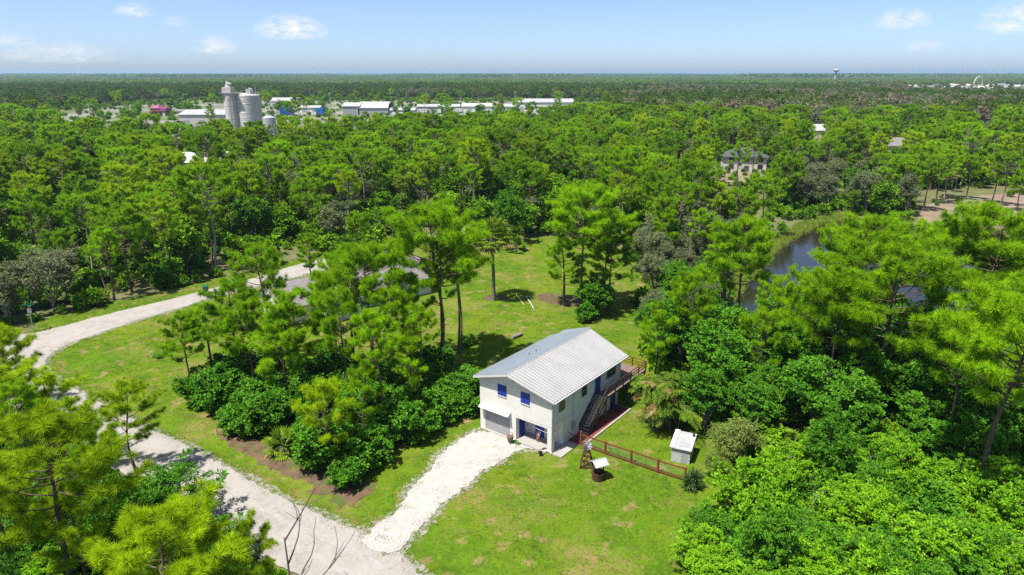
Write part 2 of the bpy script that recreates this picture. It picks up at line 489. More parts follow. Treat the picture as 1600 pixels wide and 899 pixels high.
class MB:
    def __init__(s):
        s.v, s.f, s.m = [], [], []

    def add(s, v, f, mi=0):
        n = len(s.v)
        s.v += [tuple(p) for p in v]
        s.f += [tuple(i + n for i in q) for q in f]
        s.m += [mi] * len(f)
        return s

    def hexa(s, p, mi=0):
        """8 corners: bottom 0-3 counter-clockwise, top 4-7"""
        return s.add(p, [(3, 2, 1, 0), (4, 5, 6, 7), (0, 1, 5, 4), (1, 2, 6, 5), (2, 3, 7, 6), (3, 0, 4, 7)], mi)

    def box(s, x0, x1, y0, y1, z0, z1, mi=0):
        return s.hexa([(x0, y0, z0), (x1, y0, z0), (x1, y1, z0), (x0, y1, z0), (x0, y0, z1), (x1, y0, z1), (x1, y1, z1), (x0, y1, z1)], mi)

    def bar(s, a, b, w, h=None, mi=0):
        h = h or w
        a, b = Vector(a), Vector(b)
        d = (b - a).normalized()
        up = Vector((0, 0, 1)) if abs(d.z) < .95 else Vector((1, 0, 0))
        x = d.cross(up).normalized() * (w / 2)
        y = x.cross(d).normalized() * (h / 2)
        return s.hexa([a - x - y, a + x - y, b + x - y, b - x - y, a - x + y, a + x + y, b + x + y, b - x + y], mi)

    def tube(s, path, radii, n=8, cap=True, mi=0):
        path = [Vector(p) for p in path]
        if isinstance(radii, (int, float)):
            radii = [radii] * len(path)
        base = len(s.v)
        prev = None
        for i, p in enumerate(path):
            d = (path[min(i + 1, len(path) - 1)] - path[max(i - 1, 0)]).normalized()
            ref = prev if prev is not None else (Vector((1, 0, 0)) if abs(d.x) < .8 else Vector((0, 1, 0)))
            x = (ref - d * ref.dot(d)).normalized()
            prev = x
            y = d.cross(x)
            for k in range(n):
                a = 2 * math.pi * k / n
                s.v.append(tuple(p + (x * math.cos(a) + y * math.sin(a)) * radii[i]))
        for i in range(len(path) - 1):
            for k in range(n):
                q = base + i * n
                s.f.append((q + k, q + (k + 1) % n, q + n + (k + 1) % n, q + n + k))
                s.m.append(mi)
        if cap:
            s.f.append(tuple(base + n - 1 - k for k in range(n)))
            s.f.append(tuple(base + (len(path) - 1) * n + k for k in range(n)))
            s.m += [mi, mi]
        return s

    def cyl(s, x, y, z0, z1, r0, r1=None, n=16, mi=0):
        return s.tube([(x, y, z0), (x, y, z1)], [r0, r0 if r1 is None else r1], n, True, mi)

    def mesh(s, name, mats, smooth=False):
        me = bpy.data.meshes.new(name)
        me.from_pydata(s.v, [], s.f)
        for m in (mats if isinstance(mats, (list, tuple)) else [mats]):
            me.materials.append(M[m] if isinstance(m, str) else m)
        me.polygons.foreach_set('material_index', s.m)
        if smooth:
            me.polygons.foreach_set('use_smooth', [True] * len(s.f))
        me.update()
        return me

    def build(s, name, mats, parent=None, smooth=False, loc=None):
        return link(name, s.mesh(name, mats, smooth), parent, loc)


def np_mesh(name, parts):
    """parts: list of (V, T, vary, material); triangles only"""
    Vs, Ts, As, Ms, mats = [], [], [], [], []
    n = 0
    for (V, T, A, m) in parts:
        if m not in mats:
            mats.append(m)
        Vs.append(V)
        Ts.append(T + n)
        As.append(A)
        Ms.append(np.full(len(T), mats.index(m)))
        n += len(V)
    V = np.concatenate(Vs).astype(np.float32)
    T = np.concatenate(Ts).astype(np.int32)
    me = bpy.data.meshes.new(name)
    me.vertices.add(len(V))
    me.vertices.foreach_set('co', V.ravel())
    me.loops.add(len(T) * 3)
    me.loops.foreach_set('vertex_index', T.ravel())
    me.polygons.add(len(T))
    me.polygons.foreach_set('loop_start', np.arange(0, len(T) * 3, 3, dtype=np.int32))
    for m in mats:
        me.materials.append(M[m])
    me.polygons.foreach_set('material_index', np.concatenate(Ms).astype(np.int32))
    me.update(calc_edges=True)
    at = me.attributes.new('vary', 'FLOAT', 'POINT')
    at.data.foreach_set('value', np.concatenate(As).astype(np.float32))
    return me


def unit(a):
    return a / (np.linalg.norm(a, axis=-1, keepdims=True) + 1e-9)


def blades(c, d, ln, w, vary, rng):
    """one thin triangle per row: root c, direction d"""
    N = len(c)
    side = unit(np.cross(d, rng.normal(size=(N, 3)))) * (np.asarray(w).reshape(-1, 1) / 2)
    V = np.stack([c - side, c + side, c + d * np.asarray(ln).reshape(-1, 1)], 1).reshape(-1, 3)
    return V, np.arange(3 * N).reshape(-1, 3), np.repeat(vary, 3)


def leaves(c, d, nrm, ln, w, vary):
    """one pointed four-corner leaf per row"""
    N = len(c)
    ln = np.asarray(ln).reshape(-1, 1)
    w = np.asarray(w).reshape(-1, 1)
    s = unit(np.cross(d, nrm)) * w / 2
    up = unit(np.cross(s, d))
    mid = c + d * ln * .5 + up * ln * .08
    V = np.stack([c, mid + s, c + d * ln, mid - s], 1).reshape(-1, 3)
    b = np.arange(N)[:, None] * 4
    T = np.concatenate([b + [0, 1, 2], b + [0, 2, 3]], 1).reshape(-1, 3)
    return V, T, np.repeat(vary, 4)


def np_tube(P, R, n=5):
    P = np.asarray(P, float)
    k = len(P)
    V = []
    for i in range(k):
        d = unit(P[min(i + 1, k - 1)] - P[max(i - 1, 0)])
        ref = np.array([1., 0, 0]) if abs(d[0]) < .75 else np.array([0, 1., 0])
        x = unit(np.cross(d, ref))
        y = np.cross(d, x)
        a = np.arange(n) * 2 * np.pi / n
        V.append(P[i] + R[i] * (np.cos(a)[:, None] * x + np.sin(a)[:, None] * y))
    V = np.concatenate(V)
    T = []
    for i in range(k - 1):
        for j in range(n):
            a, b, c, d = i * n + j, i * n + (j + 1) % n, (i + 1) * n + (j + 1) % n, (i + 1) * n + j
            T += [(a, b, c), (a, c, d)]
    return V, np.array(T)


def join_tubes(tubes, m):
    Vs, Ts, n = [], [], 0
    for V, T in tubes:
        Vs.append(V)
        Ts.append(T + n)
        n += len(V)
    V = np.concatenate(Vs)
    return (V, np.concatenate(Ts), np.zeros(len(V)), m)


# ------------------------------------------------------------------ plants (each returns trunk mesh data and crown mesh data)
def pine(seed, h=14., cr=3.4, cb=.5, nl=22, tuft=.36, per=42, nw=.032, spread=1.0, flat=.6, dens=1.4, lean=.5, bark='bark', leaf='pine', side=6, stubs=0, dome=False):
    r = np.random.default_rng(seed)
    lx, ly = r.normal(0, lean * .5, 2)
    bend = r.normal(0, .25, 2)

    def trunk_at(t):
        return np.array([lx * t * t + bend[0] * math.sin(t * 4), ly * t * t + bend[1] * math.sin(t * 5), h * .97 * t])
    r0 = .013 * h + .03
    K = 9
    tubes = [np_tube([trunk_at(t) for t in np.linspace(0, 1, K)], [r0 * (1.25 if i == 0 else 1) * (1 - .8 * t) for i, t in enumerate(np.linspace(0, 1, K))], side)]
    C, D = [], []
    az = r.uniform(0, 6.28)
    for i in range(nl):
        f = (i + r.uniform(0, .9)) / nl
        t = cb + (1 - cb) * f ** .85
        az += 2.4 + r.normal(0, .5)
        prof = (math.sin(min(1, (f * .95 + .16)) * math.pi) ** flat)
        if dome:
            prof = math.sqrt(max(.03, 1 - f ** 2.4)) * (.6 + .4 * min(1, f / .15))
        L = cr * max(.25, prof) * r.uniform(.6, 1.12)
        p0 = trunk_at(t)
        el = RAD(r.uniform(0, 25) + 42 * f ** 2.0)
        dirh = np.array([math.cos(az), math.sin(az), 0])
        path = []
        for s in np.linspace(0, 1, 5):
            path.append(p0 + dirh * L * s * math.cos(el) + np.array([0, 0, L * (s * math.sin(el) * .6 + .26 * s * s)]) + r.normal(0, .05 * L * s, 3))
        rl = max(.022, r0 * .34 * (1 - .55 * f))
        tubes.append(np_tube(path, [rl * (1 - .75 * s) for s in np.linspace(0, 1, 5)], 4))
        nt = max(3, int((4 + L * 1.7) * dens))
        for k in range(nt):
            s = r.uniform(.5, 1.0) ** .7 if dome else r.uniform(.35, 1.0) ** .8
            q = s * 4
            j = min(3, int(q))
            b = path[j] + (path[j + 1] - path[j]) * (q - j)
            a2 = az + r.normal(0, .9) * spread
            l2 = r.uniform(.3, .75) * (.5 + .22 * L)
            tip = b + np.array([math.cos(a2) * l2, math.sin(a2) * l2, r.uniform(.12, .5) * l2 + .1])
            if k % 2 == 0:
                tubes.append(np_tube([b, (b + tip) / 2 + [0, 0, -.04], tip], [.02, .014, .008], 3))
            for m in range(r.integers(1, 3)):
                c = b + (tip - b) * (r.uniform(.92, 1.05) if m == 0 else r.uniform(.3, .6)) + r.normal(0, .07, 3) + [0, 0, .05]
                C.append(c)
                D.append(unit(np.array([math.cos(a2), math.sin(a2), .75])))
        C.append(path[-1])
        D.append(unit(path[-1] - path[-2]))
    for i in range(stubs):
        t = r.uniform(cb * .5, cb)
        a = r.uniform(0, 6.28)
        p0 = trunk_at(t)
        L = r.uniform(.6, 2.2)
        tubes.append(np_tube([p0, p0 + [math.cos(a) * L * .5, math.sin(a) * L * .5, .1], p0 + [math.cos(a) * L, math.sin(a) * L, r.uniform(-.3, .4)]], [.05, .03, .012], 4))
    C, D = np.array(C), np.array(D)
    N = len(C)
    v = r.beta(.8, .8, N)
    size = tuft * r.uniform(.75, 1.25, N)
    c = np.repeat(C, per, 0)
    d = unit(r.normal(size=(N * per, 3)) + np.repeat(D, per, 0) * .55 + [0, 0, .22])
    ln = np.repeat(size, per) * r.uniform(.7, 1.1, N * per)
    V, T, A = blades(c + d * .02, d, ln, np.full(N * per, nw), np.clip(np.repeat(v, per) + r.normal(0, .12, N * per), 0, 1), r)
    return join_tubes(tubes, bark), (V, T, A, leaf)


def broad(seed, h=8., cr=3.2, cb=.25, lobes=16, ros=1100, k=7, size=.2, aspect=.55, bark='bark_grey', leaf='leaf', droop=0., fill=.35, side=6, squash=.8, up=.8, clump=None):
    clump = clump or max(size * 1.9, .3)
    r = np.random.default_rng(seed)
    tubes = []
    r0 = .012 * h + .05
    stems = r.integers(1, 4)
    fork = h * cb * .8 + .2
    for s in range(stems):
        a = r.uniform(0, 6.28)
        tubes.append(np_tube([[.12 * s, .05 * s, 0], [math.cos(a) * .2, math.sin(a) * .2, fork * .6], [math.cos(a) * .5, math.sin(a) * .5, fork + .4]], [r0, r0 * .75, r0 * .55], side))
    zc, rz = h * (cb + (1 - cb) * .5), h * (1 - cb) * .5
    cen, rad = [], []
    for i in range(lobes):
        u = unit(r.normal(size=3))
        u[2] = u[2] * .9 + .15
        q = r.uniform(.45, .82)
        p = np.array([u[0] * cr * q, u[1] * cr * q, zc + u[2] * rz * q])
        cen.append(p)
        rad.append(r.uniform(.26, .46) * min(cr, rz * 1.5))
        tubes.append(np_tube([[0, 0, fork * r.uniform(.6, 1)], p * [.45, .45, 0] + [0, 0, (p[2] + fork) * .5 - .1], p], [r0 * .42, r0 * .25, .015], 4))
    cen, rad = np.array(cen), np.array(rad)
    M_ = max(8, ros // 8)                              # twigs, each with a cap of leaf rosettes
    li = r.choice(len(cen), M_, p=rad ** 2 / (rad ** 2).sum())
    u0 = unit(r.normal(size=(M_, 3)) + [0, 0, .35])
    q = np.where(r.uniform(size=M_) < fill, r.uniform(.3, .85, M_), r.uniform(.8, 1.22, M_))
    C0 = cen[li] + u0 * (rad[li] * q)[:, None] * [1, 1, squash]
    wi = r.integers(0, M_, ros)
    u = unit(r.normal(size=(ros, 3)) * .9 + u0[wi] * .7 + [0, 0, .5])
    C = C0[wi] + u * (clump * r.uniform(.5, 1.0, ros) * r.uniform(.7, 1.3, M_)[wi])[:, None] * [1, 1, .75]
    C[:, 2] = np.maximum(C[:, 2], .12)
    v = np.clip(r.uniform(0, 1, ros) * .35 + r.beta(.8, .8, M_)[wi] * .5 + r.uniform(0, 1, len(cen))[li][wi] * .2, 0, 1)
    c = np.repeat(C, k, 0)
    uu = np.repeat(u, k, 0)
    d = unit(r.normal(size=(ros * k, 3)) * [1, 1, .55] + uu * .5 + [0, 0, .25 - droop])
    nrm = unit(r.normal(size=(ros * k, 3)) * .45 + uu * .5 + [0, 0, up])
    ln = size * np.clip(r.lognormal(0, .34, ros * k), .45, 1.9) * r.uniform(.8, 1.25, M_)[np.repeat(wi, k)]
    for t_ in range(min(46, M_)):
        e_ = C0[t_] + u0[t_] * clump * .8
        m_ = cen[li[t_]]
        tubes.append(np_tube([m_, (m_ + e_) / 2 + r.normal(0, .06, 3), e_], [.028, .018, .007], 3))
    V, T, A = leaves(c + d * size * .15, d, nrm, ln, ln * aspect, np.clip(np.repeat(v, k) + r.normal(0, .1, ros * k), 0, 1))
    return join_tubes(tubes, bark), (V, T, A, leaf)


def fan_palm(seed, h=8.5, n=30, L=1.5, trunk_r=.19, leaf='palm'):
    r = np.random.default_rng(seed)
    top = np.array([r.normal(0, .15), r.normal(0, .15), h])
    tubes = [np_tube([[0, 0, 0], top * [.3, .3, .35], top * [.8, .8, .7], top], [trunk_r * 1.15, trunk_r, trunk_r * .92, trunk_r], 8)]
    parts = []
    for i in range(n):
        a = i * 2.4 + r.normal(0, .2)
        e = RAD(78 - 125 * (i / n) ** 1.1 + r.normal(0, 7))
        d = np.array([math.cos(a) * math.cos(e), math.sin(a) * math.cos(e), math.sin(e)])
        l1 = L * r.uniform(.55, .75)
        hub = top + d * l1 + [0, 0, -.12 * l1]
        tubes.append(np_tube([top, top + d * l1 * .5 + [0, 0, .03], hub], [.025, .018, .012], 3))
        s = unit(np.cross(d, [0, 0, 1]))
        m = 16
        ang = np.linspace(-1.5, 1.5, m) + r.normal(0, .05, m)
        dd = unit(np.cos(ang)[:, None] * d + np.sin(ang)[:, None] * s + np.array([0, 0, -.22]) * np.abs(ang)[:, None] ** 1.5)
        V, T, A = leaves(np.repeat(hub[None], m, 0), dd, np.repeat(np.cross(s, d)[None], m, 0), L * r.uniform(.55, .7, m), np.full(m, .13), np.full(m, r.uniform(0, 1)))
        parts.append((V, T, A, leaf if i < n * .8 else 'palm_dry'))
    return join_tubes(tubes, 'bark_grey'), parts


def feather_clump(seed, stems=13, h=3.0, L=2.3, R=1.3, leaf='palm', fr=7):
    r = np.random.default_rng(seed)
    tubes, parts = [], []
    for s in range(stems):
        a0, q = r.uniform(0, 6.28), R * math.sqrt(r.uniform(0, 1))
        b = np.array([math.cos(a0) * q * .6, math.sin(a0) * q * .6, 0])
        hh = h * r.uniform(.55, 1.1)
        t = b * [2.0, 2.0, 0] + [0, 0, hh]
        tubes.append(np_tube([b, (b + t) / 2 + [0, 0, .1], t], [.055, .045, .035], 5))
        for f in range(fr):
            a = a0 * .3 + f * 2.4 + r.normal(0, .3)
            e = RAD(r.uniform(25, 78))
            l = L * r.uniform(.7, 1.1)
            dh = np.array([math.cos(a), math.sin(a), 0])
            P = []
            for w in np.linspace(0, 1, 6):
                P.append(t + dh * l * w * math.cos(e) * (1 + .15 * w) + np.array([0, 0, l * (math.sin(e) * w - .62 * w * w)]))
            P = np.array(P)
            tubes.append(np_tube(P, [.02, .018, .015, .012, .009, .005], 3))
            m = 22
            w = np.linspace(.18, 1, m) * 4.999
            j = np.minimum(4, w.astype(int))
            c = P[j] + (P[j + 1] - P[j]) * (w - j)[:, None]
            ax = unit(P[j + 1] - P[j])
            sd = unit(np.cross(ax, [0, 0, 1.]))
            dry = r.uniform() < .10
            for sg in (-1, 1):
                d = unit(sd * sg + ax * .55 + np.array([0, 0, -.30]) + r.normal(0, .08, (m, 3)))
                ln = .62 * np.sin(np.linspace(.35, 2.9, m)) ** .6 * r.uniform(.85, 1.1, m)
                V, T, A = leaves(c, d, np.repeat([[0, 0, 1.]], m, 0), ln, np.full(m, .055), np.full(m, r.uniform(0, 1)))
                parts.append((V, T, A, 'palm_dry' if dry else leaf))
    return join_tubes(tubes, 'bark_grey'), parts


def spiky(seed, n=120, L=.8, heads=((0, 0, .9), (.25, .1, .6), (-.2, .15, .5)), leaf='yucca', w=.06):
    r = np.random.default_rng(seed)
    tubes, parts = [], []
    for hd in heads:
        hd = np.array(hd, float)
        tubes.append(np_tube([[hd[0] * .4, hd[1] * .4, 0], hd * [1, 1, .5], hd], [.07, .06, .05], 5))
        d = unit(r.normal(size=(n, 3)) + [0, 0, .35])
        V, T, A = leaves(np.repeat(hd[None], n, 0) + d * .03 + np.c_[np.zeros((n, 2)), r.uniform(-.25, .1, n) * hd[2]], d, r.normal(size=(n, 3)) + [0, 0, 1], L * r.uniform(.75, 1.1, n), np.full(n, w), r.uniform(0, 1, n))
        parts.append((V, T, A, leaf))
    return join_tubes(tubes, 'bark_grey'), parts


def dead_tree(seed, h=7., spread=.55, depth=3, r0=.12, m='deadwood', first=.25):
    r = np.random.default_rng(seed)
    tubes = []

    def grow(p, d, L, rad, lev):
        k = 5
        P = [p]
        for i in range(k - 1):
            d = unit(d + r.normal(0, .13, 3) + [0, 0, .04])
            P.append(P[-1] + d * L / (k - 1))
        tubes.append(np_tube(P, [rad * (1 - .6 * i / (k - 1)) for i in range(k)], 5 if lev == 0 else 4))
        if lev >= depth:
            return
        for i in range(5 if lev == 0 else 3):
            t = r.uniform(first if lev == 0 else .3, 1.0) * (k - 1)
            j = min(k - 2, int(t))
            b = P[j] + (P[j + 1] - P[j]) * (t - j)
            nd = unit(d + unit(r.normal(size=3)) * (spread + .35))
            grow(b, nd, L * r.uniform(.4, .62), rad * .5, lev + 1)
    grow(np.zeros(3), np.array([0, 0, 1.]), h * .7, r0, 0)
    return join_tubes(tubes, m)


KINDS = {}


def kind(name, trunk, crown):
    """mesh data of one plant: trunk mesh, crown mesh, and both in one mesh for the woods"""
    crown = crown if isinstance(crown, list) else [crown]
    KINDS[name] = (np_mesh(name + '_trunk', [trunk]), np_mesh(name + '_crown', crown), [trunk] + crown)


PINES_HI = []
for i, kw in enumerate([dict(h=15, cr=4.6, cb=.58, nl=36, dome=True), dict(h=14, cr=3.5, cb=.46, nl=30, dome=True), dict(h=15, cr=2.8, cb=.6, nl=24, bark='bark_red'),
                        dict(h=13, cr=3.8, cb=.42, nl=32, dome=True), dict(h=14, cr=4.2, cb=.64, nl=30, dome=True, stubs=6), dict(h=12, cr=2.6, cb=.3, nl=26),
                        dict(h=14, cr=3.0, cb=.5, nl=18, dens=1.1, stubs=8, spread=1.4)]):
    kind(f'pine_hi{i}', *pine(100 + i, per=88, tuft=.52, nw=.033, **kw))
    PINES_HI.append(f'pine_hi{i}')
for i, kw in enumerate([dict(h=13, cr=4.4, cb=.48, nl=28), dict(h=12, cr=3.6, cb=.4, nl=26), dict(h=11, cr=3.2, cb=.35, nl=22)]):
    kind(f'pine_yel{i}', *pine(150 + i, dens=1.15, per=104, tuft=.54, nw=.029, leaf='pine_y', bark='bark', **kw))
kind('pine_dome0', *pine(170, h=15, cr=5.4, cb=.56, nl=48, dome=True, per=82, tuft=.54, nw=.035, dens=1.45))
kind('pine_dome1', *pine(171, h=14, cr=5.0, cb=.5, nl=46, dome=True, per=82, tuft=.54, nw=.035, dens=1.45))
PINES_MID = []
for i, kw in enumerate([dict(h=14, cr=4.3, cb=.55, nl=32, dome=True), dict(h=15, cr=3.6, cb=.6, nl=28, bark='bark_tall', dome=True), dict(h=13, cr=4.7, cb=.5, nl=34, dome=True), dict(h=14, cr=3.3, cb=.48, nl=22),
                        dict(h=15, cr=4.8, cb=.64, nl=30, bark='bark_tall', dome=True), dict(h=12, cr=3.4, cb=.4, nl=26)]):
    kind(f'pine_mid{i}', *pine(200 + i, per=26, tuft=.58, nw=.10, leaf='pine_far_y' if i in (1, 3) else 'pine_far', side=5, stubs=3, **kw))
    PINES_MID.append(f'pine_mid{i}')
PINES_FAR = []
for i, kw in enumerate([dict(h=14, cr=4.2, cb=.5, nl=16, dome=True), dict(h=13, cr=4.6, cb=.45, nl=17, dome=True), dict(h=15, cr=3.6, cb=.55, nl=14, dome=True), dict(h=12, cr=3.4, cb=.35, nl=14)]):
    kind(f'pine_far{i}', *pine(250 + i, per=9, tuft=.85, nw=.3, leaf='pine_dist', side=4, dens=.9, **kw))
    PINES_FAR.append(f'pine_far{i}')
SHRUB_HI, BROAD_HI, BRIGHT_HI, BROAD_MID, GREY_MID, BROAD_FAR, GREY_FAR = [], [], [], [], [], [], []
for i in range(4):
    kind(f'shrub_hi{i}', *broad(300 + i, h=[3.2, 2.6, 3.8, 2.2][i], cr=[1.9, 1.8, 2.2, 1.6][i], cb=.06, lobes=17, ros=1250, k=8, size=.19, aspect=.6, fill=.4, squash=.9))
    SHRUB_HI.append(f'shrub_hi{i}')
for i in range(4):
    kind(f'bright_hi{i}', *broad(320 + i, h=[4.2, 3.6, 5., 3.2][i], cr=[2.5, 2.3, 2.8, 2.][i], cb=.08, lobes=26, ros=2900, k=8, size=.135, aspect=.55, leaf='leaf_bright', fill=.35))
    BRIGHT_HI.append(f'bright_hi{i}')
for i in range(4):
    kind(f'broad_hi{i}', *broad(340 + i, h=[8, 9, 7, 10][i], cr=[3.2, 3.0, 3.0, 3.4][i], cb=[.15, .25, .12, .3][i], lobes=28, ros=2600, k=8, size=.215, aspect=.5, fill=.35))
    BROAD_HI.append(f'broad_hi{i}')
kind('wispy', *broad(360, h=4.6, cr=2.0, cb=.15, lobes=16, ros=900, k=8, size=.28, aspect=.16, leaf='leaf_wispy', droop=.9))
kind('feathery', *broad(361, h=4.0, cr=2.6, cb=.1, lobes=22, ros=1500, k=8, size=.2, aspect=.3, leaf='leaf'))
kind('grey_hi0', *broad(362, h=9, cr=3.2, cb=.2, lobes=24, ros=2000, k=7, size=.24, aspect=.3, leaf='leaf_grey', droop=.3, bark='bark_pale'))
kind('grey_hi1', *broad(363, h=7, cr=3.4, cb=.12, lobes=24, ros=2000, k=7, size=.24, aspect=.3, leaf='leaf_grey', droop=.3, bark='bark_pale'))
for i in range(4):
    kind(f'broad_mid{i}', *broad(400 + i, h=[9, 10, 7, 11][i], cr=[3.2, 3.6, 2.8, 3.4][i], cb=.2, lobes=18, ros=700, k=5, size=.46, aspect=.6, leaf='leaf_far', side=5))
    BROAD_MID.append(f'broad_mid{i}')
for i in range(3):
    kind(f'grey_mid{i}', *broad(420 + i, h=[11, 12, 9][i], cr=[2.6, 2.8, 3.][i], cb=.22, lobes=18, ros=800, k=5, size=.42, aspect=.32, leaf='leaf_grey', droop=.35, bark='bark_pale', side=5))
    GREY_MID.append(f'grey_mid{i}')
for i in range(3):
    kind(f'broad_far{i}', *broad(440 + i, h=[10, 11, 9][i], cr=[3.8, 4.2, 3.4][i], cb=.12, lobes=12, ros=210, k=4, size=1.0, aspect=.7, leaf='leaf_dist', side=4))
    BROAD_FAR.append(f'broad_far{i}')
for i in range(2):
    kind(f'grey_far{i}', *broad(450 + i, h=[12, 13][i], cr=[3.2, 3.4][i], cb=.15, lobes=12, ros=240, k=4, size=.95, aspect=.4, leaf='leaf_brown' if i else 'leaf_grey', droop=.3, bark='bark_pale', side=4))
    GREY_FAR.append(f'grey_far{i}')
for i in range(3):
    kind(f'under{i}', *broad(460 + i, h=[2.4, 1.8, 3.2][i], cr=[1.7, 1.6, 2.0][i], cb=.04, lobes=10, ros=200, k=5, size=.42, aspect=.6, leaf='leaf_far', side=4))
kind('palm0', *fan_palm(500, n=44, L=2.0, trunk_r=.17))
kind('palm1', *fan_palm(501, h=5.5, n=24, L=1.6))
kind('palmetto', *fan_palm(502, h=.5, n=16, L=1.3, trunk_r=.12))
kind('areca', *feather_clump(510, stems=26, h=3.2, L=2.0, R=1.3, fr=8))
kind('areca_s', *feather_clump(511, stems=9, h=2.3, L=1.9, R=1.0))
kind('yucca', *spiky(520))
kind('bushy_weed', *broad(530, h=.9, cr=.8, cb=.05, lobes=8, ros=220, k=6, size=.16, aspect=.45, leaf='leaf'))


def plant(name, kindname, x, y, label, cat, group=None, s=1.0, sz=None, rz=None, z=None):
    tm, cm, _ = KINDS[kindname]
    o = empty(name, (x, y, (h1(x, y) if z is None else z) - .05), random.uniform(0, 6.28) if rz is None else rz, label, cat, group)
    o.scale = (s, s, sz if sz is not None else s)
    link('trunk', tm, o)
    link('crown', cm, o)
    return o


random.seed(11)


# ------------------------------------------------------------------ the ground and its sheets
def densify(poly, step, jit, rng):
    out = []
    n = len(poly)
    for i in range(n):
        a, b = np.array(poly[i]), np.array(poly[(i + 1) % n])
        L = np.linalg.norm(b - a)
        k = max(1, int(L / step))
        nv = np.array([-(b - a)[1], (b - a)[0]]) / (L + 1e-9)
        for j in range(k):
            p = a + (b - a) * j / k
            w = math.sin(p[0] * 1.3 + p[1] * .7) * .45 + math.sin(p[0] * 3.1 - p[1] * 2.3) * .35
            out.append(tuple(p + nv * jit * (w + rng.normal(0, .45))))
    return out


def smooth_poly(poly, it=1):
    for _ in range(it):
        q = []
        for i in range(len(poly)):
            a, b = np.array(poly[i]), np.array(poly[(i + 1) % len(poly)])
            q += [tuple(a * .75 + b * .25), tuple(a * .25 + b * .75)]
        poly = q
    return poly


def sheet(name, poly, m, step=1.0, zoff=0., jit=.12, edge=.4, smooth=1, flat=None, label=None, kindp='structure'):
    rng = np.random.default_rng(abs(hash(name)) % 1000 if False else len(name) * 7 + len(poly))
    bd = densify(smooth_poly(poly, smooth), edge, jit, rng)
    xs, ys = [p[0] for p in bd], [p[1] for p in bd]
    gx, gy = np.meshgrid(np.arange(min(xs), max(xs), step), np.arange(min(ys), max(ys), step))
    G = np.c_[gx.ravel(), gy.ravel()] + rng.uniform(-.25, .25, (gx.size, 2)) * step
    G = G[inside(G, bd)]
    G = G[dist_line(G, bd, True) > step * .45] if len(bd) < 1500 else G
    vs = [Vector(p) for p in bd] + [Vector(p) for p in G.tolist()]
    n = len(bd)
    V, Ed, Fc, *_ = delaunay_2d_cdt(vs, [(i, (i + 1) % n) for i in range(n)], [list(range(n))], 1, 1e-5)
    P = np.array([(v.x, v.y) for v in V])
    z = (hgt(P) if flat is None else np.full(len(P), flat)) + zoff
    me = bpy.data.meshes.new(name)
    me.from_pydata([(p[0], p[1], zz) for p, zz in zip(P, z)], [], [tuple(f) for f in Fc])
    me.materials.append(M[m])
    me.polygons.foreach_set('use_smooth', [True] * len(me.polygons))
    me.update()
    o = link(name, me)
    o['kind'] = kindp
    if label:
        o['label'] = label
    return o


# ground: fine grid where relief matters, coarse rings out to the horizon
gxs = np.concatenate([[-16000, -6000, -2000, -700, -300, -180], np.arange(-130, 131, 1.3), [180, 300, 700, 2000, 6000, 16000]])
gys = np.concatenate([[-3000, -500, -50, 0, 15], np.arange(25, 225, 1.3), [260, 320, 450, 700, 1200, 2500, 6000, 16000]])
GX, GY = np.meshgrid(gxs, gys)
GP = np.c_[GX.ravel(), GY.ravel()]
gz = hgt(GP) - 0.07
_deep = inside(GP, LAWN) & (dist_line(GP, LAWN, True) > 1.9)
gz[_deep] -= .5
nx, ny = len(gxs), len(gys)
gme = bpy.data.meshes.new('ground')
gf = [(j * nx + i, j * nx + i + 1, (j + 1) * nx + i + 1, (j + 1) * nx + i) for j in range(ny - 1) for i in range(nx - 1)]
gme.from_pydata(np.c_[GP, gz].tolist(), [], gf)
gme.materials.append(M['floor'])
gme.polygons.foreach_set('use_smooth', [True] * len(gf))
gme.update()
tag(link('ground', gme), 'dark leaf-strewn earth under the woods', kind='structure')

sheet('lawn', LAWN, 'grass', 1.0, 0., .15, .6, label='mown green lawn with tan patches around the two houses')
sheet('road_verge', VERGE, 'grass', 1.2, -.01, .3, .6, label='strip of rough grass between the road and the wood')
sheet('road', ROAD, 'shell', 1.2, .03, .16, .4, label='pale crushed-shell road bending round the lawn')
def grow(poly, w):
    c = np.mean(np.array(poly), 0)
    out = []
    n = len(poly)
    area = sum(poly[i][0] * poly[(i + 1) % n][1] - poly[(i + 1) % n][0] * poly[i][1] for i in range(n))
    sgn = -1 if area > 0 else 1
    for i in range(n):
        a, b = np.array(poly[i - 1]), np.array(poly[(i + 1) % n])
        d = (b - a) / (np.linalg.norm(b - a) + 1e-9)
        out.append(tuple(np.array(poly[i]) + sgn * w * np.array([-d[1], d[0]])))
    return out


sheet('driveway_edge', grow(DRIVE, .55), 'edge', .7, .026, .4, .22, label='thin shell and grass fringe along the driveway')
_e = [p for p in ROAD_NEAR_R[1:22]]
sheet('road_edge', offset_left(_e, .3) + offset_left(_e, -.55)[::-1], 'edge', .7, .016, .3, .22, label='thin shell and grass fringe along the road')
sheet('driveway', DRIVE, 'shell_drive', .8, .05, .22, .25, label='white shell driveway running up to the garage')
def track(line, off, wd, m, zoff, name, label):
    a = offset_left(line, off - wd / 2)
    b = offset_left(line, off + wd / 2)
    sheet(name, a + b[::-1], m, .9, zoff, .12, .3, 1, label=label)


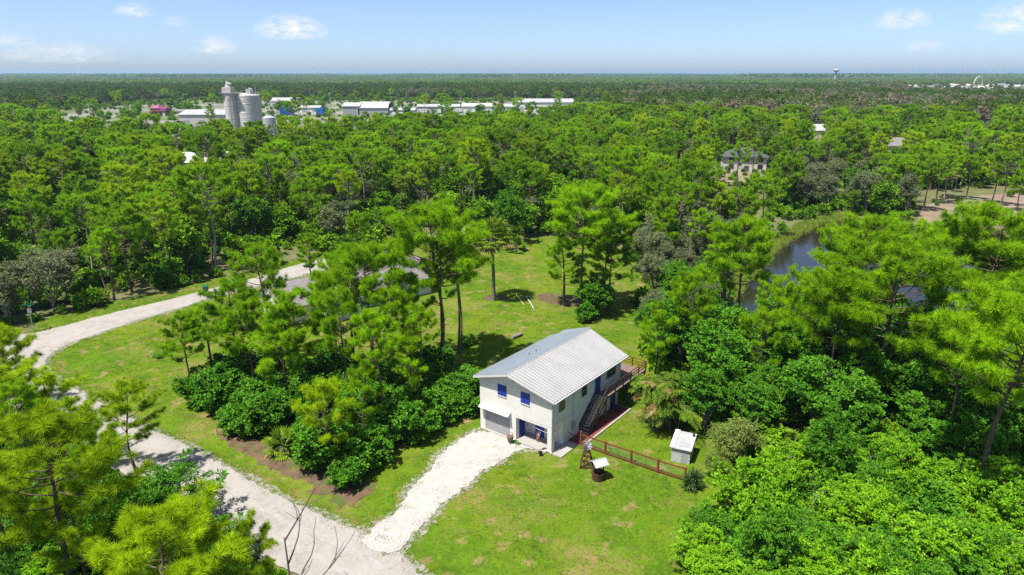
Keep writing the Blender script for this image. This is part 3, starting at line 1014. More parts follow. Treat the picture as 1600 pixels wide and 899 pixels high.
M['rut'] = mat('packed_shell', (.385, .36, .33), .95, noise=[(.9, (.31, .285, .255), .42, .62, 6), (4, (.43, .41, .38), .5, .7, 5)], bump=(9, .4, .02))
for off in (1.9, 3.7):
    track(ROAD_NEAR_R[1:13], off, .55, 'rut', .036, 'wheel_track', 'pale packed wheel track along the shell road')
for off in (1.7, 3.3):
    track(ROAD_NEAR_R[14:22], off, .5, 'rut', .036, 'wheel_track', 'pale packed wheel track along the shell road')
DLINE = pts((592, 858), (622, 828), (660, 788), (700, 750), (740, 716), (772, 694))
sheet('bare_earth', EARTH, 'earth', .8, .02, .25, .35, label='brown bare earth along the ditch by the thicket')
sheet('earth_patch', smooth_poly(pts((775, 470), (752, 468), (764, 460), (790, 461), (793, 467)), 1), 'earth', .6, .02, .3, .3, label='brown patch at the foot of the palm')  # plain brown sheet laid round the palm's foot
sheet('earth_patch', smooth_poly(pts((835, 470), (845, 458), (880, 460), (915, 468), (910, 482), (880, 478)), 1), 'earth', .6, .02, .4, .3, label='brown patch under the pine on the back lawn')  # irregular brown sheet laid on the grass near the pine
sheet('sandy_lot', SAND, 'sand', 2., .0, .6, 1.0, label='cleared sandy lot beyond the pond')
sheet('building_site', NEW_YARD, 'sand', 3., .0, .8, 1.5, label='sandy ground round the new house')
sheet('industrial_yard', PLANT_YARD, 'yard', 25., .0, 2., 6., label='pale yard and grass round the concrete plant')
tag(link('pond', (lambda mb: mb.mesh('pond', 'water'))(MB().add([(p[0], p[1], -.22) for p in POND], [tuple(range(len(POND)))]))), 'dark pond water among the trees', kind='structure')

# ------------------------------------------------------------------ the white two-storey house
HO = (3.55, 54.73)
HT = RAD(-37.45)
HU = np.array([math.cos(HT), math.sin(HT)])
HV = np.array([-math.sin(HT), math.cos(HT)])


def hw(u, v):
    p = np.array(HO) + HU * u + HV * v
    return (float(p[0]), float(p[1]))


W, L = 8.35, 12.6
XL, XR = -W, 0.0
WT, RIDGE, XRD = 5.55, 6.98, -W / 2 - .12
house = empty('two_storey_house', (HO[0], HO[1], 0.0), HT, 'white two-storey house with blue shutters and ribbed metal roof', 'house')
# ground floor walls (butted), upper floor over the porch
w = MB()
w.box(XL, -4.0, .12, L, 0, 2.55)                       # garage block, its front set back behind the door surround
w.box(-4.0, -.001, 1.85, L, 0, 2.55)                   # rear of porch
w.box(XL, -7.72, 0, .12, 0, 2.55)
w.box(-4.72, -4.0, 0, .12, 0, 2.55)
w.box(-7.72, -4.72, 0, .12, 2.12, 2.55)
w.box(-.45, 0, 0, .5, 0, 2.55)                         # porch corner column
w.build('ground_floor_wall', 'white_wall', house)
# upper storey as a gabled prism
g = MB()
for (y0, y1, zb) in ((-.0, L, 2.55),):
    c = [(XL, y0, zb), (XR, y0, zb), (XR, y0, WT), (XRD, y0, RIDGE - .12), (XL, y0, WT)]
    d = [(x, y1, z) for (x, y, z) in c]
    g.add(c + d, [(0, 1, 2, 3, 4), (9, 8, 7, 6, 5), (1, 6, 7, 2), (0, 4, 9, 5), (0, 5, 6, 1), (2, 7, 8, 3), (3, 8, 9, 4)])
upper = g.build('upper_wall', 'white_wall', house)
sd = MB()
for k in range(14):
    z = 2.62 + k * .215
    sd.box(XL, XR, -.018, 0, z, z + .195)
sd.build('lap_siding', 'white_wall', upper)
rs = MB()
rs.box(XR, XR + .03, .35, L, 2.58, 2.72)
rs.box(XR, XR + .02, 0, .12, 2.55, WT - .02)
rs.build('band_board', 'white_wall', house)
gd = MB()
for k in range(5):
    gd.box(-7.70, -4.74, .02, .07, .04 + k * .415, .04 + k * .415 + .40)
gdo = MB().box(-7.70, -4.74, .07, .10, .03, 2.11).build('garage_door', 'grey_paint', house)
for k in range(5):
    MB().box(-7.70, -4.74, .03, .069, .04 + k * .415, .04 + k * .415 + .40).build('door_panel', 'grey_paint', gdo)
aw = MB()
aw.hexa([(-8.12, 0, 2.72), (-4.55, 0, 2.72), (-4.55, 0, 2.76), (-8.12, 0, 2.76)] and
        [(-8.12, -.62, 2.44), (-4.55, -.62, 2.44), (-4.55, -.02, 2.72), (-8.12, -.02, 2.72), (-8.12, -.62, 2.48), (-4.55, -.62, 2.48), (-4.55, -.02, 2.77), (-8.12, -.02, 2.77)])
awo = aw.build('awning', 'white_paint', house)
for x in (-8.06, -4.62):
    MB().bar((x, -.03, 2.2), (x, -.58, 2.43), .05).build('bracket', 'white_paint', awo)
# shutters, windows, doors
for (x0, x1) in ((-6.12, -5.10), (-3.42, -2.42)):
    s = MB().box(x0, x1, -.075, -.02, 4.16, 5.24).build('shutter', 'blue', house)
    MB().box(x0 - .03, x1 + .03, -.09, -.02, 4.03, 4.13).build('sill', 'white_paint', s)
    for k in range(4):
        MB().box(x0 + .05, x1 - .05, -.088, -.076, 4.22 + k * .255, 4.22 + k * .255 + .225).build('louver', 'blue', s)
for (y0, y1, z0, z1) in ((1.15, 2.05, 3.72, 4.92), (5.03, 5.86, 3.70, 4.80), (9.75, 11.45, 3.82, 4.78)):
    f = MB()
    f.box(.0, .05, y0 - .06, y1 + .06, z1, z1 + .06)
    f.box(.0, .05, y0 - .06, y1 + .06, z0 - .06, z0)
    f.box(.0, .05, y0 - .06, y0, z0, z1)
    f.box(.0, .05, y1, y1 + .06, z0, z1)
    wo = f.build('window', 'frame', house)
    MB().box(.004, .02, y0, y1, z0, z1).build('pane', 'glass', wo)
    MB().box(.02, .045, y0, y1, (z0 + z1) / 2 - .02, (z0 + z1) / 2 + .02).build('sash_rail', 'frame', wo)
    if y1 - y0 > 1.2:
        MB().box(.021, .044, (y0 + y1) / 2 - .02, (y0 + y1) / 2 + .02, z0, z1).build('mullion', 'frame', wo)


def hdoor(x0, x1, y0, y1, z0, z1, hx, hy):
    d = MB().box(x0, x1, y0, y1, z0, z1).build('door', 'blue', house)
    MB().box(hx - .03, hx + .03, hy - .03, hy + .03, z0 + .95, z0 + 1.05).build('handle', 'galv', d)
    return d


hdoor(.0, .05, 7.48, 8.48, 2.88, 4.78, .07, 8.38)
hdoor(.0, .05, 10.7, 11.7, .06, 2.1, .07, 10.8)
hdoor(-4.0, -3.95, .5, 1.4, .08, 2.1, -3.93, 1.3)
hdoor(-3.05, -2.05, 1.80, 1.85, .08, 2.1, -2.15, 1.78)
MB().box(-3.95, -.05, .0, 1.85, .0, .07).build('porch_floor', 'concrete', house)
MB().box(-3.6, -.46, -.28, -.003, .0, .12).build('porch_step', 'concrete', house)
MB().box(-3.99, -.46, .0, .35, 2.38, 2.549).build('porch_beam', 'white_wall', house)
fl = MB().cyl(-4.35, -.10, 5.95, 6.08, .07, .09, 8)
fl.cyl(-4.15, -.10, 5.95, 6.08, .07, .09, 8)
fl.box(-4.4, -4.1, -.06, -.001, 6.05, 6.15)
fl.build('floodlight', 'galv', house)
dp = MB().tube([(.10, -.02, 5.2), (.06, -.05, 4.9), (.06, -.05, .3), (.12, -.2, .1)], .05, 8)
dp.build('downspout', 'white_paint', house)
# roof: two slopes of ribbed metal panels, a prow at the gable ends
EO = .52
SLR = (RIDGE - WT) / (XR - XRD)


def roof_z(x):
    if x >= XRD:
        return RIDGE + .02 - SLR * (x - XRD)
    return RIDGE + .02 - (RIDGE - WT) / (XRD - XL) * (XRD - x)


gt = MB()
gt.box(XR + .53, XR + .64, -.35, L + .4, 5.26, 5.36)
gt.build('gutter', 'white_paint', house)
MB().box(.0, .22, 3.3, 3.75, 1.1, 1.75).build('meter_box', 'galv', house)
MB().tube([(.05, 3.5, 1.75), (.05, 3.5, 5.0)], .025, 6).build('conduit', 'galv', house)
roof = MB().tube([(XRD, -1.02, RIDGE + .05), (XRD, L + 1.0, RIDGE + .05)], .05, 8).build('roof', 'white_metal', house)
NP = 17
for side_ in (-1, 1):
    xe = XR + EO if side_ > 0 else XL - EO
    for k in range(NP):
        f0, f1 = k / NP, (k + 1) / NP

        def yy(f, ridge):
            a, b = (-1.0, L + 1.0) if ridge else (-.38, L + .42)
            if side_ < 0 and f > .8:
                b += 0.0
            return a + (b - a) * f
        ze, zr = roof_z(xe), roof_z(XRD)
        p = MB()
        e0, e1, r0_, r1_ = yy(f0, 0), yy(f1, 0) - .004, yy(f0, 1), yy(f1, 1) - .004
        p.hexa([(xe, e0, ze), (xe, e1, ze), (XRD, r1_, zr), (XRD, r0_, zr), (xe, e0, ze + .02), (xe, e1, ze + .02), (XRD, r1_, zr + .02), (XRD, r0_, zr + .02)])
        for q in (.06, .55):
            ea, ra = e0 + (e1 - e0) * q, r0_ + (r1_ - r0_) * q
            p.hexa([(xe, ea, ze + .02), (xe, ea + .11, ze + .02), (XRD, ra + .11, zr + .02), (XRD, ra, zr + .02),
                    (xe, ea + .02, ze + .13), (xe, ea + .09, ze + .13), (XRD, ra + .09, zr + .13), (XRD, ra + .02, zr + .13)])
        p.build('roof_panel', 'white_roof' if side_ > 0 else 'sky_tint_roof', roof)
    # eave fascia and rake boards
    MB().box(xe - .02 if side_ > 0 else xe, xe if side_ > 0 else xe + .02, -.38, L + .42, roof_z(xe) - .16, roof_z(xe) - .004).build('fascia', 'white_paint', roof)
    for (ya, yb) in ((-.38, -1.0), (L + .42, L + 1.0)):
        MB().bar((xe, ya, roof_z(xe) - .09), (XRD, yb, roof_z(XRD) - .09), .04, .17).build('rake_board', 'white_paint', roof)
    # soffit
    xw = XR if side_ > 0 else XL
MB().hexa([(-8.3, L + .45, 5.62), (-4.9, L + .95, 6.72), (-4.9, L + 2.3, 6.68), (-8.3, L + 2.3, 5.60), (-8.3, L + .45, 5.66), (-4.9, L + .95, 6.76), (-4.9, L + 2.3, 6.72), (-8.3, L + 2.3, 5.64)]).build('rear_porch_roof', 'sky_tint_roof', roof)
for (x, y) in ((-6.3, 5.2), (-6.1, 6.1)):
    MB().cyl(x, y, roof_z(x), roof_z(x) + .28, .05, .05, 8).build('vent_pipe', 'black', roof)
# stairs and deck
DZ = 2.86
st = MB()
for x in (.06, 1.04):
    st.bar((x, 4.75, .02), (x, 8.0, DZ - .12), .05, .26)
stair = st.build('staircase', 'deck_dark', house)
NT = 13
for k in range(NT):
    t = (k + .6) / NT
    MB().box(.09, 1.01, 4.75 + 3.25 * t - .10, 4.75 + 3.25 * t + .15, DZ * t, DZ * t + .04).build('tread', 'tread', stair)
for x in (.04, 1.08):
    for hgt_ in (.35, .62, .92):
        MB().bar((x, 4.75, .1 + hgt_), (x, 8.0, DZ + hgt_), .045, .09).build('handrail', 'deck_dark', stair)
    for t in (0., .5, 1.):
        MB().box(x - .04, x + .04, 4.72 + 3.25 * t, 4.80 + 3.25 * t, DZ * t - (.0 if t else 0) , DZ * t + 1.0).build('newel_post', 'deck_dark', stair)
deck = MB().box(.06, 1.12, 7.98, 12.75, DZ - .2, DZ - .03).build('deck', 'deck_dark', house)
MB().box(-4.0, 1.15, 12.76, 16.2, DZ - .2, DZ - .03).build('deck_frame', 'deck_dark', deck)
for k in range(32):
    y = 8.0 + k * .147
    MB().box(.06, 1.14, y, y + .138, DZ - .03, DZ).build('plank', 'deck', deck)
for k in range(23):
    y = 12.76 + k * .15
    MB().box(-4.0, 1.17, y, y + .141, DZ - .03, DZ).build('plank', 'deck', deck)
for (x, y) in ((1.0, 6.2), (1.0, 8.0), (1.0, 10.5), (1.0, 12.7), (1.05, 16.1), (-1.0, 16.1), (-3.9, 16.1)):
    top = DZ - .2 if y > 7 else 1.2
    MB().box(x - .06, x + .06, y - .06, y + .06, 0, top).build('support_post', 'deck_dark', deck)
rail_posts = [(1.1, 9.6), (1.1, 11.2), (1.1, 12.8), (1.1, 14.5), (1.1, 16.15), (-.5, 16.15), (-2.2, 16.15), (-3.95, 16.15)]
for (x, y) in rail_posts:
    MB().box(x - .05, x + .05, y - .05, y + .05, DZ, DZ + 1.0).build('rail_post', 'redwood' if y > 12.9 else 'deck_dark', deck)
for a, b in zip([(1.1, 8.05)] + rail_posts[:-1], rail_posts):
    for hz in (.35, .65, .98):
        MB().bar((a[0], a[1], DZ + hz), (b[0], b[1], DZ + hz), .05, .09).build('rail', 'redwood' if b[1] > 13.5 else 'deck_dark', deck)

# paving by the house
def house_sheet(name, uv, m, z0, z1, label):
    P = [hw(*p) for p in uv]
    b = MB().add([(p[0], p[1], z0) for p in P] + [(p[0], p[1], z1) for p in P],
                 [tuple(range(len(P) - 1, -1, -1)), tuple(range(len(P), 2 * len(P)))] + [(i, (i + 1) % len(P), len(P) + (i + 1) % len(P), len(P) + i) for i in range(len(P))])
    o = b.build(name, m)
    return tag(o, label, kind='structure')


house_sheet('concrete_path', [(.02, -.05), (1.15, -.05), (1.15, 2.75), (.02, 2.75)], 'concrete', -.05, .09, 'pale concrete slab beside the porch')
house_sheet('red_path', [(.02, 2.76), (1.55, 2.76), (1.55, 12.), (.02, 12.)], 'redwalk', -.05, .10, 'red paved path below the stairs')
house_sheet('path_kerb', [(1.56, 2.9), (1.75, 2.9), (1.75, 12.05), (.02, 12.05), (.02, 12.01), (1.56, 12.01)], 'concrete', -.05, .13, 'pale kerb along the red path')
house_sheet('garage_apron', [(-8.2, -.30), (-3.7, -.30), (-3.7, -.01), (-8.2, -.01)], 'concrete', -.05, .085, 'narrow concrete apron before the garage door')

# things by the house
hr = empty('handrail', (*hw(.55, 2.72), .09), HT, 'black bent-pipe handrail on the concrete slab below the stairs', 'handrail')
MB().tube([(-.6, 0, 0), (-.6, 0, .85), (-.55, 0, .93), (.45, .02, .75), (.52, .02, .7), (.52, .02, 0)], .028, 8).build('pipe_frame', 'black', hr)
MB().tube([(-.6, 0, .45), (.52, .02, .36)], .02, 8).build('lower_bar', 'black', hr)

fn = empty('ranch_fence', (*hw(1.35, 2.9), 0), HT, 'red stained post and rail fence with wire mesh', 'fence')
FX = [0, 2.6, 5.15, 7.7, 10.1]
FY = [0, .0, .12, .2, .42]
for x, y in zip(FX, FY):
    MB().box(x - .08, x + .08, y - .08, y + .08, -.1, 1.32 if x else 1.5).build('post', 'redwood', fn)
for i in range(4):
    a, b = (FX[i] + .08, FY[i]), (FX[i + 1] - .08, FY[i + 1])
    for z in (1.16, .16):
        MB().bar((a[0], a[1], z), (b[0], b[1], z), .06, .13).build('rail', 'redwood', fn)
    mb = MB()
    n = 16
    for k in range(1, n):
        t = k / n
        p = (a[0] + (b[0] - a[0]) * t, a[1] + (b[1] - a[1]) * t - .02)
        mb.bar((p[0], p[1], .2), (p[0], p[1], 1.12), .006)
    for k in range(1, 7):
        mb.bar((a[0], a[1] - .02, .2 + k * .135), (b[0], b[1] - .02, .2 + k * .135), .006)
    mb.build('wire_mesh', 'galv', fn)

wm = empty('garden_windmill', (6.55, 52.75, h1(6.55, 52.75)), RAD(-10), 'brown wooden garden windmill beside the wishing well', 'windmill')
for sx in (-1, 1):
    for sy in (-1, 1):
        MB().bar((sx * .55, sy * .55, 0), (sx * .10, sy * .10, 1.95), .10).build('leg', 'brownwood', wm)
for z in (.15, .65, 1.15, 1.6):
    r_ = .55 - .45 * z / 1.95
    for a, b in (((-1, -1), (1, -1)), ((1, -1), (1, 1)), ((1, 1), (-1, 1)), ((-1, 1), (-1, -1))):
        MB().bar((a[0] * r_, a[1] * r_, z), (b[0] * r_, b[1] * r_, z), .06, .11).build('crosspiece', 'brownwood', wm)
for z0, z1 in ((.15, .65), (.65, 1.15), (1.15, 1.6)):
    ra, rb = .55 - .45 * z0 / 1.95, .55 - .45 * z1 / 1.95
    MB().bar((-ra, -ra - .05, z0), (rb, -rb - .05, z1), .05, .08).build('brace', 'brownwood', wm)
    MB().bar((ra + .05, -ra, z0), (rb + .05, rb, z1), .05, .08).build('brace', 'brownwood', wm)
wh = MB().cyl(0, 0, 1.95, 2.15, .13, .10, 8).build('head', 'brownwood', wm)
MB().tube([(0, .25, 2.15), (0, -.32, 2.15)], .03, 8).build('axle', 'galv', wh)
for k in range(10):
    a = 2 * math.pi * k / 10
    c, s_ = math.cos(a), math.sin(a)
    MB().hexa([(c * .10 - s_ * .03, -.28, 2.15 + s_ * .10 + c * .03), (c * .46 - s_ * .09, -.26, 2.15 + s_ * .46 + c * .09), (c * .46 - s_ * .09, -.24, 2.15 + s_ * .46 + c * .09), (c * .10 - s_ * .03, -.26, 2.15 + s_ * .10 + c * .03),
               (c * .10 + s_ * .03, -.34, 2.15 + s_ * .10 - c * .03), (c * .46 + s_ * .09, -.36, 2.15 + s_ * .46 - c * .09), (c * .46 + s_ * .09, -.34, 2.15 + s_ * .46 - c * .09), (c * .10 + s_ * .03, -.32, 2.15 + s_ * .10 - c * .03)]).build('sail', 'white_metal' if k % 2 else 'galv', wm)
MB().hexa([(-.01, .25, 2.1), (.01, .25, 2.1), (.01, .75, 2.0), (-.01, .75, 2.0), (-.01, .25, 2.2), (.01, .25, 2.2), (.01, .75, 2.3), (-.01, .75, 2.3)]).build('tail_vane', 'brownwood', wm)

wl_ = empty('wishing_well', (7.35, 50.7, h1(7.35, 50.7)), RAD(25), 'round wooden wishing well with little white gabled roof', 'well')
NS = 22
for k in range(NS):
    a0, a1 = 2 * math.pi * (k + .04) / NS, 2 * math.pi * (k + .96) / NS
    p = []
    for z, rr in ((0, .50), (.72, .58)):
        p += [(math.cos(a0) * rr, math.sin(a0) * rr, z), (math.cos(a1) * rr, math.sin(a1) * rr, z), (math.cos(a1) * (rr - .07), math.sin(a1) * (rr - .07), z), (math.cos(a0) * (rr - .07), math.sin(a0) * (rr - .07), z)]
    MB().hexa(p).build('stave', 'brownwood', wl_)
for z, rr in ((.12, .522), (.55, .57)):
    MB().tube([(math.cos(a) * rr, math.sin(a) * rr, z) for a in np.linspace(0, 2 * math.pi, 25)], .016, 5).build('hoop', 'black', wl_)
for x in (-.48, .48):
    MB().box(x - .04, x + .04, -.04, .04, .3, 1.72).build('post', 'brownwood', wl_)
MB().tube([(-.55, 0, 1.1), (.6, 0, 1.1)], .04, 8).build('windlass', 'brownwood', wl_)
wr = MB().tube([(-.66, 0, 1.93), (.66, 0, 1.93)], .02, 6).build('roof', 'white_metal', wl_)
for sg in (-1, 1):
    MB().hexa([(-.66, 0, 1.88), (.66, 0, 1.88), (.66, sg * .62, 1.52), (-.66, sg * .62, 1.52), (-.66, 0, 1.91), (.66, 0, 1.91), (.66, sg * .62, 1.55), (-.66, sg * .62, 1.55)][::1]).build('roof_panel', 'white_metal', wr)
MB().cyl(0, 0, .05, .3, .4, .4, 16).build('well_shaft', 'black', wl_)

SHX, SHY = 14.15, 53.55
sh = empty('block_shed', (SHX, SHY, 0.0), RAD(-24), 'small white block shed with lean-to metal roof', 'shed')
MB().box(.05, 1.95, .05, 2.85, 0, 1.5).build('core_wall', 'block', sh)
for rrow in range(7):
    for c in range(5):
        off = .2 if rrow % 2 else 0
        x0, x1 = max(.04, c * .4 + .0 - off + .04), min(1.96, c * .4 + .385 - off + .04)
        if x1 - x0 > .05:
            MB().box(x0, x1, .0, .048, rrow * .205, rrow * .205 + .195).build('block', 'block', sh)
for rrow in range(7):
    for c in range(8):
        off = .2 if rrow % 2 else 0
        y0, y1 = max(.0, c * .4 - off), min(2.86, c * .4 + .385 - off)
        if y1 - y0 > .05:
            MB().box(1.952, 2.0, y0, y1, rrow * .205, rrow * .205 + .195).build('block', 'block', sh)
MB().hexa([(-.15, -.2, 1.52), (2.15, -.2, 1.52), (2.15, 3.05, 1.9), (-.15, 3.05, 1.9), (-.15, -.2, 1.57), (2.15, -.2, 1.57), (2.15, 3.05, 1.95), (-.15, 3.05, 1.95)]).build('roof', 'white_metal', sh)
MB().hexa([(-.18, -.22, 1.575), (.35, -.22, 1.575), (.35, 3.07, 1.955), (-.18, 3.07, 1.955), (-.18, -.22, 1.66), (.35, -.22, 1.66), (.35, 3.07, 2.04), (-.18, 3.07, 2.04)]).build('roof_edge_panel', 'white_paint', sh)
MB().hexa([(.7, .3, 1.635), (1.8, .3, 1.635), (1.8, 1.2, 1.74), (.7, 1.2, 1.74), (.7, .3, 1.67), (1.8, .3, 1.67), (1.8, 1.2, 1.775), (.7, 1.2, 1.775)]).build('skylight', 'grey_paint', sh)
MB().box(1.1, 1.75, -.02, -.002, .02, 1.3).build('door', 'grey_paint', sh)
MB().cyl(1.9, 2.5, 1.85, 2.2, .12, .12, 8).build('roof_vent', 'black', sh)
sh.scale = (.82, .82, .92)

bk = empty('wicker_basket', (*hw(-4.1, -.75), .05), 0, 'brown wicker basket stand beside the garage door', 'basket')
MB().tube([(0, 0, 0), (0, 0, .12), (0, 0, .45), (0, 0, .7)], [.16, .2, .3, .27], 12).build('basket', 'rope', bk)
MB().tube([(-.26, 0, .65), (-.18, 0, 1.0), (0, 0, 1.12), (.18, 0, 1.0), (.26, 0, .65)], .025, 6).build('hoop_handle', 'rope', bk)
for k in range(8):
    a = k * .785
    MB().bar((math.cos(a) * .18, math.sin(a) * .18, .05), (math.cos(a) * .32, math.sin(a) * .32, .68), .03).build('stake', 'rope', bk)

fg = empty('flag', (*hw(-.55, -.12), 1.95), HT, 'red, white and blue striped flag hanging by the porch column', 'flag')
MB().bar((.1, .1, .0), (-.75, -.55, .55), .035).build('pole', 'white_paint', fg)
cl = MB()
NSx, NR = 13, 10
for i in range(NSx):
    for j in range(NR):
        def fp(a, b):
            s = a / NSx
            return (-.72 + .30 * s + .05 * math.sin(b * 1.1 + a * .9), -.52 + .22 * s + .08 * math.sin(a * 1.15 + b * .35), .50 - .25 * s - b * .125)
        mi = 2 if (i < 7 and j < 4) else (0 if i % 2 == 0 else 1)
        cl.add([fp(i, j), fp(i + 1, j), fp(i + 1, j + 1), fp(i, j + 1)], [(0, 1, 2, 3)], mi)
cl.build('cloth', ['flag_red', 'flag_white', 'flag_blue'], fg, True)
dm = MB().box(0, .8, 0, .5, 0, .025).build('doormat', 'mat_green', None, loc=(*hw(-4.0, -.62), .09))
dm.rotation_euler = (0, 0, HT)
tag(dm, 'green doormat on the porch edge beside the garage door', 'mat')
pt = empty('plant_pot', (*hw(-.62, -.8), .02), 0, 'small black pot on the grass before the porch column', 'pot')
MB().tube([(0, 0, 0), (0, 0, .3), (0, 0, .34)], [.12, .19, .21], 12).build('pot', 'black', pt)
MB().cyl(0, 0, .26, .29, .18, .18, 12).build('soil', 'earth', pt)


# ------------------------------------------------------------------ other buildings
def gable_house(name, label, loc, rz, Lx, Wy, eave, ridge, wallm, roofm, wins=(), door=None, over=.45, cat='house', group=None, hip=0., roof_rows=0):
    """long side along local x, front at y = 0; wins = (x0, x1, z0, z1) on the front"""
    o = empty(name, loc, rz, label, cat, group)
    g = MB()
    if hip:
        g.box(0, Lx, 0, Wy, 0, eave)
    else:
        c = [(0, 0, 0), (0, Wy, 0), (0, Wy, eave), (0, Wy / 2, ridge - .1), (0, 0, eave)]
        d = [(Lx, y, z) for (x, y, z) in c]
        g.add(c + d, [(0, 4, 3, 2, 1), (5, 6, 7, 8, 9), (0, 5, 9, 4), (1, 2, 7, 6), (0, 1, 6, 5), (2, 3, 8, 7), (3, 4, 9, 8)])
    g.build('wall', wallm, o)
    sl = (ridge - eave) / (Wy / 2)
    ze = eave - sl * over + .05
    zr = ridge + .05
    x0, x1 = -over, Lx + over
    hx = hip * Wy / 2 + (over if hip else 0)
    rf = MB().tube([(x0 + hx, Wy / 2, zr + .02), (x1 - hx, Wy / 2, zr + .02)], .06, 6).build('roof', roofm, o)
    for sg in (0, 1):
        ye = -over if sg == 0 else Wy + over
        n = roof_rows or 1
        for k in range(n):
            a, b = k / n, (k + 1) / n - (.0 if n == 1 else .0)
            ya, yb = ye + (Wy / 2 - ye) * a, ye + (Wy / 2 - ye) * b
            za, zb = ze + (zr - ze) * a, ze + (zr - ze) * b
            xa0, xb0 = x0 + hx * a, x0 + hx * b
            xa1, xb1 = x1 - hx * a, x1 - hx * b
            t = .05 if n > 1 else .1
            MB().hexa([(xa0, ya, za), (xa1, ya, za), (xb1, yb, zb), (xb0, yb, zb), (xa0, ya, za + t + (.02 if n > 1 else 0)), (xa1, ya, za + t + (.02 if n > 1 else 0)), (xb1, yb, zb + t), (xb0, yb, zb + t)]).build('shingle_course' if n > 1 else 'roof_slope', roofm, rf)
    if hip:
        for (xe, xr) in ((x0, x0 + hx), (x1, x1 - hx)):
            MB().add([(xe, -over, ze), (xe, Wy + over, ze), (xr, Wy / 2, zr), (xe, -over, ze + .1), (xe, Wy + over, ze + .1), (xr, Wy / 2, zr + .1)],
                     [(0, 1, 2), (3, 5, 4), (0, 3, 4, 1), (1, 4, 5, 2), (2, 5, 3, 0)]).build('hip_slope', roofm, rf)
    for (a, b, z0, z1) in wins:
        wo = MB()
        wo.box(a - .07, b + .07, -.06, -.002, z1, z1 + .07).box(a - .07, b + .07, -.06, -.002, z0 - .07, z0).box(a - .07, a, -.06, -.002, z0, z1).box(b, b + .07, -.06, -.002, z0, z1)
        wo = wo.build('window', 'white_paint', o)
        MB().box(a, b, -.03, -.003, z0, z1).build('pane', 'glass', wo)
    if door:
        do = MB().box(door[0], door[1], -.05, -.002, .05, 2.1).build('door', door[2], o)
        MB().box(door[1] - .12, door[1] - .06, -.09, -.051, 1.0, 1.1).build('handle', 'galv', do)
    return o


A = gp(443, 512)
NR_ = RAD(40)
nb = gable_house('bungalow', 'white bungalow with grey shingle roof behind the pine grove', (A[0], A[1], .0), NR_, 24., 8.5, 2.75, 5.0, 'white_wall', 'shingle',
                 [(2.0, 3.4, 1.0, 2.2), (12.8, 14.6, 1.0, 2.2), (17.5, 19., 1.0, 2.2)], (10.9, 11.8, 'blue'), roof_rows=9)
pw = MB()
c = [(5.6, -2.6, 0), (10.4, -2.6, 0), (10.4, -2.6, 2.75), (8., -2.6, 3.95), (5.6, -2.6, 2.75)]
d = [(x, -.002, z) for (x, y, z) in c]
pw.add(c + d, [(0, 1, 2, 3, 4), (9, 8, 7, 6, 5), (1, 6, 7, 2), (0, 4, 9, 5), (0, 5, 6, 1), (2, 7, 8, 3), (3, 8, 9, 4)])
wing = pw.build('front_wing', 'white_wall', nb)
for (x0, x1) in ((5.15, 8.0), (10.85, 8.0)):
    MB().hexa([(x0, -3.05, 2.58), (x0, 1.0, 2.58), (x1, 3.2, 4.12), (x1, -3.05, 4.12), (x0, -3.05, 2.68), (x0, 1.0, 2.68), (x1, 3.2, 4.22), (x1, -3.05, 4.22)]).build('wing_roof', 'shingle', wing)
for (a, b) in ((6.2, 7.5), (8.5, 9.8)):
    wo = MB().box(a - .07, b + .07, -2.66, -2.602, .93, 2.27).build('wing_window', 'white_paint', wing)
    MB().box(a, b, -2.69, -2.661, 1., 2.2).build('pane', 'glass', wing)

# new house by the building site
B = gp(1132, 268)
gable_house('new_house', 'tan new house with dark grey hipped roof among the pines', (B[0], B[1], 0), RAD(-8), 14., 10., 5.4, 7.8, 'tan_wall', 'shingle_dark', [(1.2, 3., .9, 2.6), (11., 12.8, .9, 2.6), (1.2, 3., 3.5, 4.8), (6.0, 8.0, 3.5, 4.8), (11., 12.8, 3.5, 4.8)], (6.5, 8.2, 'shingle_dark'), over=.8, hip=.9)

# houses of the far estate, at the horizon right of the water tower
rr = random.Random(8)
for k in range(26):
    x = 1420 + k * 8 + rr.uniform(-4, 4)
    P = gp(x, [137.5, 140., 135.8][k % 3] + rr.uniform(-.8, .8))
    gable_house('estate_house', 'pale house of the far estate at the edge of the forest', (P[0], P[1], 0), rr.uniform(-.5, .5), 19, 13, 3.6, 7.6, 'tan_wall', rr.choice(['white_metal', 'shingle', 'tan_wall']), [(3, 6, 1, 3), (12, 15, 1, 3)], group='houses of the far estate')

P = gp(1527, 136.5)
ar = empty('white_arch', (P[0], P[1], 0), .3, 'tall slender white arch over the far estate', 'arch')
zt = zat(P, 120)
MB().tube([(math.cos(a) * 14, 0, math.sin(a) ** .75 * zt) for a in np.linspace(0, math.pi, 21)], [1.5 - .6 * math.sin(a) for a in np.linspace(0, math.pi, 21)], 8).build('arch_rib', 'white_paint', ar, True)
for sx in (-1, 1):
    MB().box(sx * 14 - 2, sx * 14 + 2, -2, 2, 0, 2).build('footing', 'concrete', ar)

P = (gp(1304, 130)[0], gp(1304, 130)[1])
s_ = 2400. / P[1]
P = (P[0] * s_, P[1] * s_)
wt = empty('water_tower', (P[0], P[1], 0), 0, 'white bulb-topped water tower standing on the horizon', 'water tower')
zt = zat(P, 107.5)
MB().tube([(0, 0, 0), (0, 0, 4), (0, 0, zt - 14), (0, 0, zt - 9)], [6, 3.4, 2.6, 4.5], 14).build('stem', 'white_metal', wt, True)
MB().tube([(0, 0, zt - 10), (0, 0, zt - 7.5), (0, 0, zt - 4.5), (0, 0, zt - 1.5), (0, 0, zt)], [4, 8.5, 9.6, 7, .6], 18).build('tank', 'white_metal', wt, True)
MB().cyl(0, 0, zt, zt + 1.6, .4, .3, 6).build('finial', 'white_metal', wt)

NEWPINES = []
